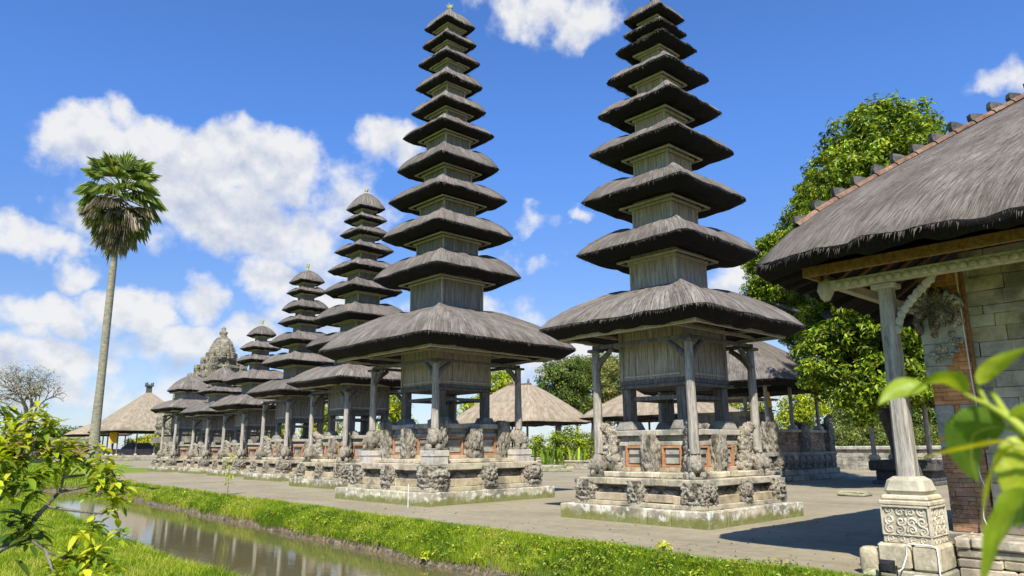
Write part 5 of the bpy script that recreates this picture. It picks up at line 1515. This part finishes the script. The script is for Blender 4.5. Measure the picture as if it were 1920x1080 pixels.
        if pale_leaves:
            mb = MB(); T = np.array(tips)
            T = np.repeat(T, pale_leaves[1], 0)+rr.normal(0, pale_leaves[3], (len(T)*pale_leaves[1], 3)); n = len(T)
            leaf_quads(mb, T, rr.normal(0, .6, (n, 3))+np.array([-.2, -.2, .8]), np.full(n, pale_leaves[2])*rr.uniform(.6, 1.2, n), pal(n, pale_leaves[0]), .4, .3)
            mb.build('foliage', 'leaf', root)
        return root
    c = hd((50, 868), 104); c[2] = 0
    bare('wide almost leafless grey tree against the sky at the far left', c, 3.1, .36, .50, 7, 'bark', 11, ([(.40, .39, .36), (.52, .50, .48), (.28, .29, .2)], 3, .30, .3), up_=.0)
    c = hd((1535, 850), 47); c[2] = .3
    bare('small frangipani with bare white branches by the terrace pavilion', c, 1.0, .12, .5, 4, 'stone_pale', 5, (YELLOWS, 7, .26, .22), 'frangipani_tree')
    # sapling and yellow weeds by the path
    p = onz((426, 928)); root = thing('sapling', 'slim leafy sapling at the edge of the path before the distant shrines', 'plant', tuple(p))
    mb = MB(); Q = [(0, 0, -.05), (.02, .02, .5), (.0, -.02, 1.0), (.04, .0, 1.5)]; mb.tube(Q, [.018, .015, .012, .006], 5); mb.build('stem', 'bark', root)
    mb = MB(); n = 90; z = rng.uniform(.35, 1.55, n); C = np.c_[rng.normal(0, .11, n), rng.normal(0, .11, n), z]
    leaf_quads(mb, C, rng.normal(0, .5, (n, 3))+np.array([-.3, -.3, .7]), rng.uniform(.08, .15, n), pal(n, YELLOWS), .45, .4); mb.build('foliage', 'leaf', root)
    for lab, px in (('tallest yellow-green weed at the path edge before the nearest tower', (1245, 1048)), ('broad yellow weed clump low on the canal bank left of centre', (640, 1002)), ('pale leafy weed on the canal bank below the far shrines', (470, 962)),
                    ('small pale weed near the bottom of the canal bank', (800, 1010))):
        p = onz(px, -.12); p[2] = float(gz(p[0], p[1]))
        root = thing('weed', lab, 'weed', tuple(p), 'leafy weeds on the canal bank'); mb = MB(); n = 46
        o = rng.normal(0, 1, (n, 3)); o[:, 2] = abs(o[:, 2])*1.2; o /= np.linalg.norm(o, axis=1)[:, None]
        leaf_quads(mb, o*rng.uniform(.04, .15, (n, 1))+np.array([0, 0, .03]), o*.5+np.array([-.2, -.2, .8])+rng.normal(0, .3, (n, 3)), rng.uniform(.06, .12, n), pal(n, YELLOWS[1:3]), .5, .3)
        mb.build('foliage', 'leaf', root)
        mb = MB()
        for k in range(5): mb.tube([(0, 0, -.04), tuple(rng.normal(0, .05, 2))+(.14,)], [.006, .003], 4)
        mb.build('stem', 'stem_green', root)
trees()

# ------------------------------------------------------------------ foreground shrub on the left
def left_shrub():
    D = 6.0
    base = hd((-160, 1150), 5.6); base[2] = float(gz(base[0], base[1]))
    root = thing('shrub', 'foreground shrub on the left with yellow-green leaf whorls on forked grey branches', 'shrub', tuple(base))
    q = lambda x, y, d=D: hd((x, y), d)-base
    br = MB(); lv = MB()
    main = [np.array([0, 0, -.1]), q(-60, 1070, 5.7), q(0, 1032), q(40, 1000), q(72, 965), q(95, 940), q(112, 922, 6.1), q(120, 895, 6.1), q(122, 868, 6.1)]
    br.tube(main, [.030, .026, .022, .018, .016, .013, .011, .008, .006], 7, wob=.07)
    subs = [[q(88, 950), q(140, 958, 5.9), q(190, 963, 5.9), q(206, 955, 5.9)], [q(112, 922, 6.1), q(150, 915, 6.1), q(185, 905, 6.0), q(205, 885, 6.0)], [q(120, 895, 6.1), q(160, 890, 6.2), q(172, 872, 6.2)],
            [q(0, 1032), q(55, 1010, 5.8), q(85, 1033, 5.7), q(118, 1047, 5.7), q(155, 1047, 5.7)], [q(118, 1047, 5.7), q(140, 1020, 5.7), q(152, 1000, 5.7)], [q(155, 1047, 5.7), q(190, 1050, 5.7), q(205, 1062, 5.7)],
            [q(-60, 1070, 5.7), q(-20, 960, 5.8), q(10, 925, 5.9), q(35, 885, 6.0), q(60, 850, 6.0), q(70, 815, 6.1), q(64, 790, 6.1)], [q(10, 925, 5.9), q(30, 930, 5.8), q(48, 905, 5.8)], [q(35, 885, 6.0), q(20, 845, 6.0), q(12, 815, 6.0)], [q(60, 850, 6.0), q(95, 845, 6.1), q(112, 832, 6.1)],
            [q(-20, 960, 5.8), q(-10, 900, 5.8), q(-5, 860, 5.8)], [q(40, 1000), q(48, 985, 5.9), q(42, 970, 5.9)], [q(85, 1033, 5.7), q(95, 1060, 5.6), q(100, 1075, 5.6)]]
    for s in subs: br.tube(s, np.linspace(.012, .004, len(s)), 6, wob=.07)
    def leaf(o, d, L, w, c):
        d = d/np.linalg.norm(d); s = np.cross(d, [0, 0, 1.0]); s /= np.linalg.norm(s)+1e-6; n = np.cross(s, d)
        V = []
        for t, k in ((0, .12), (.2, .75), (.5, 1.0), (.8, .62), (1, .03)):
            p = o+d*L*t-np.array([0, 0, 1])*L*.28*t*t+n*.0
            V += [p-s*w*k*.5+n*w*.18*k, p, p+s*w*k*.5+n*w*.18*k]
        F = [(i*3+j, i*3+j+1, i*3+j+4, i*3+j+3) for i in range(4) for j in range(2)]
        lv.add(V, F, 0, None, c, True)
    def whorl(o, n=16, sz=.15, cols=YELLOWS, tilt=.1):
        for k in range(n):
            a = k*2.399+rng.normal(0, .3); e = rng.normal(tilt, .42)
            d = np.array([math.cos(a)*math.cos(e), math.sin(a)*math.cos(e), math.sin(e)])
            L = sz*rng.uniform(.6, 1.2)
            leaf(o+rng.normal(0, .025, 3), d, L, L*rng.uniform(.30, .40), pal(1, cols)[0])
    ends = [(122, 866, 6.1), (206, 950, 5.9), (205, 883, 6.0), (172, 870, 6.2), (155, 1045, 5.7), (152, 998, 5.7), (207, 1062, 5.7), (64, 788, 6.1), (50, 902, 5.8), (12, 812, 6.0), (114, 830, 6.1), (-4, 858, 5.8), (100, 1075, 5.6),
            (220, 915, 6.0), (188, 900, 6.0), (30, 835, 6.0), (85, 812, 6.1), (40, 862, 6.0), (78, 850, 6.1), (10, 885, 5.9), (55, 800, 6.2), (30, 790, 6.2), (90, 790, 6.2), (0, 835, 5.9), (150, 868, 6.2), (165, 1062, 5.7), (225, 1000, 5.8), (215, 930, 5.9),
            (20, 860, 6.1), (60, 830, 6.1), (105, 855, 6.1), (0, 795, 6.1), (75, 880, 6.0), (-15, 900, 5.8), (140, 835, 6.2), (180, 840, 6.2), (0, 770, 6.2), (20, 770, 6.3), (75, 775, 6.3), (100, 800, 6.2), (45, 815, 6.2), (-10, 815, 6.0), (5, 845, 6.0), (25, 880, 5.9), (70, 895, 6.0), (100, 880, 6.1), (130, 855, 6.1), (190, 870, 6.1), (170, 920, 6.0), (225, 935, 6.0), (195, 915, 6.0), (212, 900, 6.0), (180, 985, 5.9), (130, 1035, 5.7), (175, 1030, 5.7), (110, 1058, 5.7), (60, 925, 6.0), (45, 845, 6.1), (15, 860, 6.0), (0, 920, 5.8), (20, 905, 5.9)]
    for i, (x, y, d) in enumerate(ends):
        whorl(q(x, y, d), 19, .112, YELLOWS if i % 4 else GREENS)
    for (x, y, d) in ((45, 968, 5.9), (28, 1005, 5.8), (62, 990, 5.9), (50, 1020, 5.8), (35, 985, 5.9)): whorl(q(x, y, d), 15, .13, DARKS)  # inner lower whorls: the plant's own shade put into a darker leaf colour
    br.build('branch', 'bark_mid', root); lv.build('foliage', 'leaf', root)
left_shrub()

# ------------------------------------------------------------------ close leafy branch on the right
def right_branch():
    D = 1.05
    base = np.array([1.25, .35, float(gz(1.25, .35))])
    root = thing('leafy_branch', 'blurred lime-green leafy branch close to the camera at the lower right', 'plant', tuple(base))
    q = lambda x, y, d=D: at((x, y), d)-base
    st = MB()
    st.tube([np.array([0, 0, -.05]), q(2300, 1500, .95), q(2080, 1000, .98), q(1985, 860, 1.0), q(1925, 812, 1.03), q(1885, 778, 1.05), q(1860, 735, 1.06)], [.012, .010, .009, .0085, .008, .0065, .004], 8)
    st.tube([q(1905, 795, 1.04), q(1872, 772, 1.05), q(1850, 758, 1.05), q(1833, 724, 1.06)], [.005, .0045, .004, .003], 7)
    st.tube([q(1850, 758, 1.05), q(1830, 750, 1.05), q(1808, 738, 1.05)], [.004, .003, .002], 6)
    for a, b_ in (((1985, 860, 1.0), (1892, 826, 1.02)), ((1985, 860, 1.0), (1900, 838, 1.0)), ((1925, 812, 1.03), (1884, 802, 1.06)), ((1985, 860, 1.0), (1930, 925, .95))): st.tube([q(*a), q(*b_)], [.004, .003], 6)
    st.build('stem', 'stem_green', root)
    vw = fw
    def leaf(pts, w, c, roll=.5, d=(D, D, D), cup=.25):
        P = [np.array(q(x, y, dd)) for (x, y), dd in zip(pts, d)]
        n = 14; V = []; U = []
        for i in range(n):
            t = i/(n-1); p = P[0]*(1-t)**2+2*P[1]*t*(1-t)+P[2]*t*t
            tan = 2*(1-t)*(P[1]-P[0])+2*t*(P[2]-P[1]); tan /= np.linalg.norm(tan)
            f = np.array(fw); s = np.cross(tan, f); s /= np.linalg.norm(s); nn = np.cross(s, tan)
            s2 = s*math.cos(roll)+nn*math.sin(roll); n2 = np.cross(s2, tan)
            k = (math.sin(math.pi*min(1, t*.98+.02)**.8)**.85)*w/1357*D*.5
            for j in (-1, -.5, 0, .5, 1):
                V.append(p+s2*k*j+n2*k*cup*(abs(j)**1.5)+n2*k*.06*math.sin(t*17+j*3)); U.append((j*.5+.5, t))
        F = [(i*5+j, i*5+j+1, i*5+j+6, i*5+j+5) for i in range(n-1) for j in range(4)]
        mb = MB(); mb.add(V, F, 0, U, c, True); return mb.build('leaf', 'leaf_close', root)
    Y1, Y2, Y3 = (.40, .48, .03), (.29, .40, .025), (.13, .23, .03)
    leaf([(1812, 737), (1775, 680), (1697, 748)], 46, Y2, .9)
    leaf([(1740, 728), (1690, 705), (1646, 760)], 40, Y2, -.7, (1.07, 1.07, 1.07))
    leaf([(1835, 720), (1848, 688), (1932, 650)], 32, Y1, .3, (1.05, 1.05, 1.0))
    leaf([(1892, 826), (1825, 838), (1716, 862)], 34, (.42, .44, .02), 1.0, (1.02, 1.04, 1.08))
    leaf([(1900, 838), (1850, 862), (1843, 1010)], 52, (.40, .42, .02), .9, (1.0, 1.0, 1.0))
    leaf([(1884, 802), (1790, 790), (1835, 905)], 104, Y3, .15, (1.06, 1.08, 1.10))
    leaf([(1884, 802), (1775, 770), (1787, 850)], 70, Y3, .5, (1.09, 1.11, 1.12))
    leaf([(1930, 925), (1890, 950), (1838, 1110)], 92, Y2, .55, (.95, .95, .95))
    leaf([(1960, 850), (1905, 850), (1890, 935)], 90, Y1, -.3, (1.02, 1.02, 1.02))
    leaf([(1950, 790), (1915, 770), (1895, 800)], 50, Y2, .2, (1.03, 1.03, 1.05))
    leaf([(1960, 880), (1930, 900), (1905, 990)], 90, Y3, -.4, (1.06, 1.06, 1.06))
right_branch()
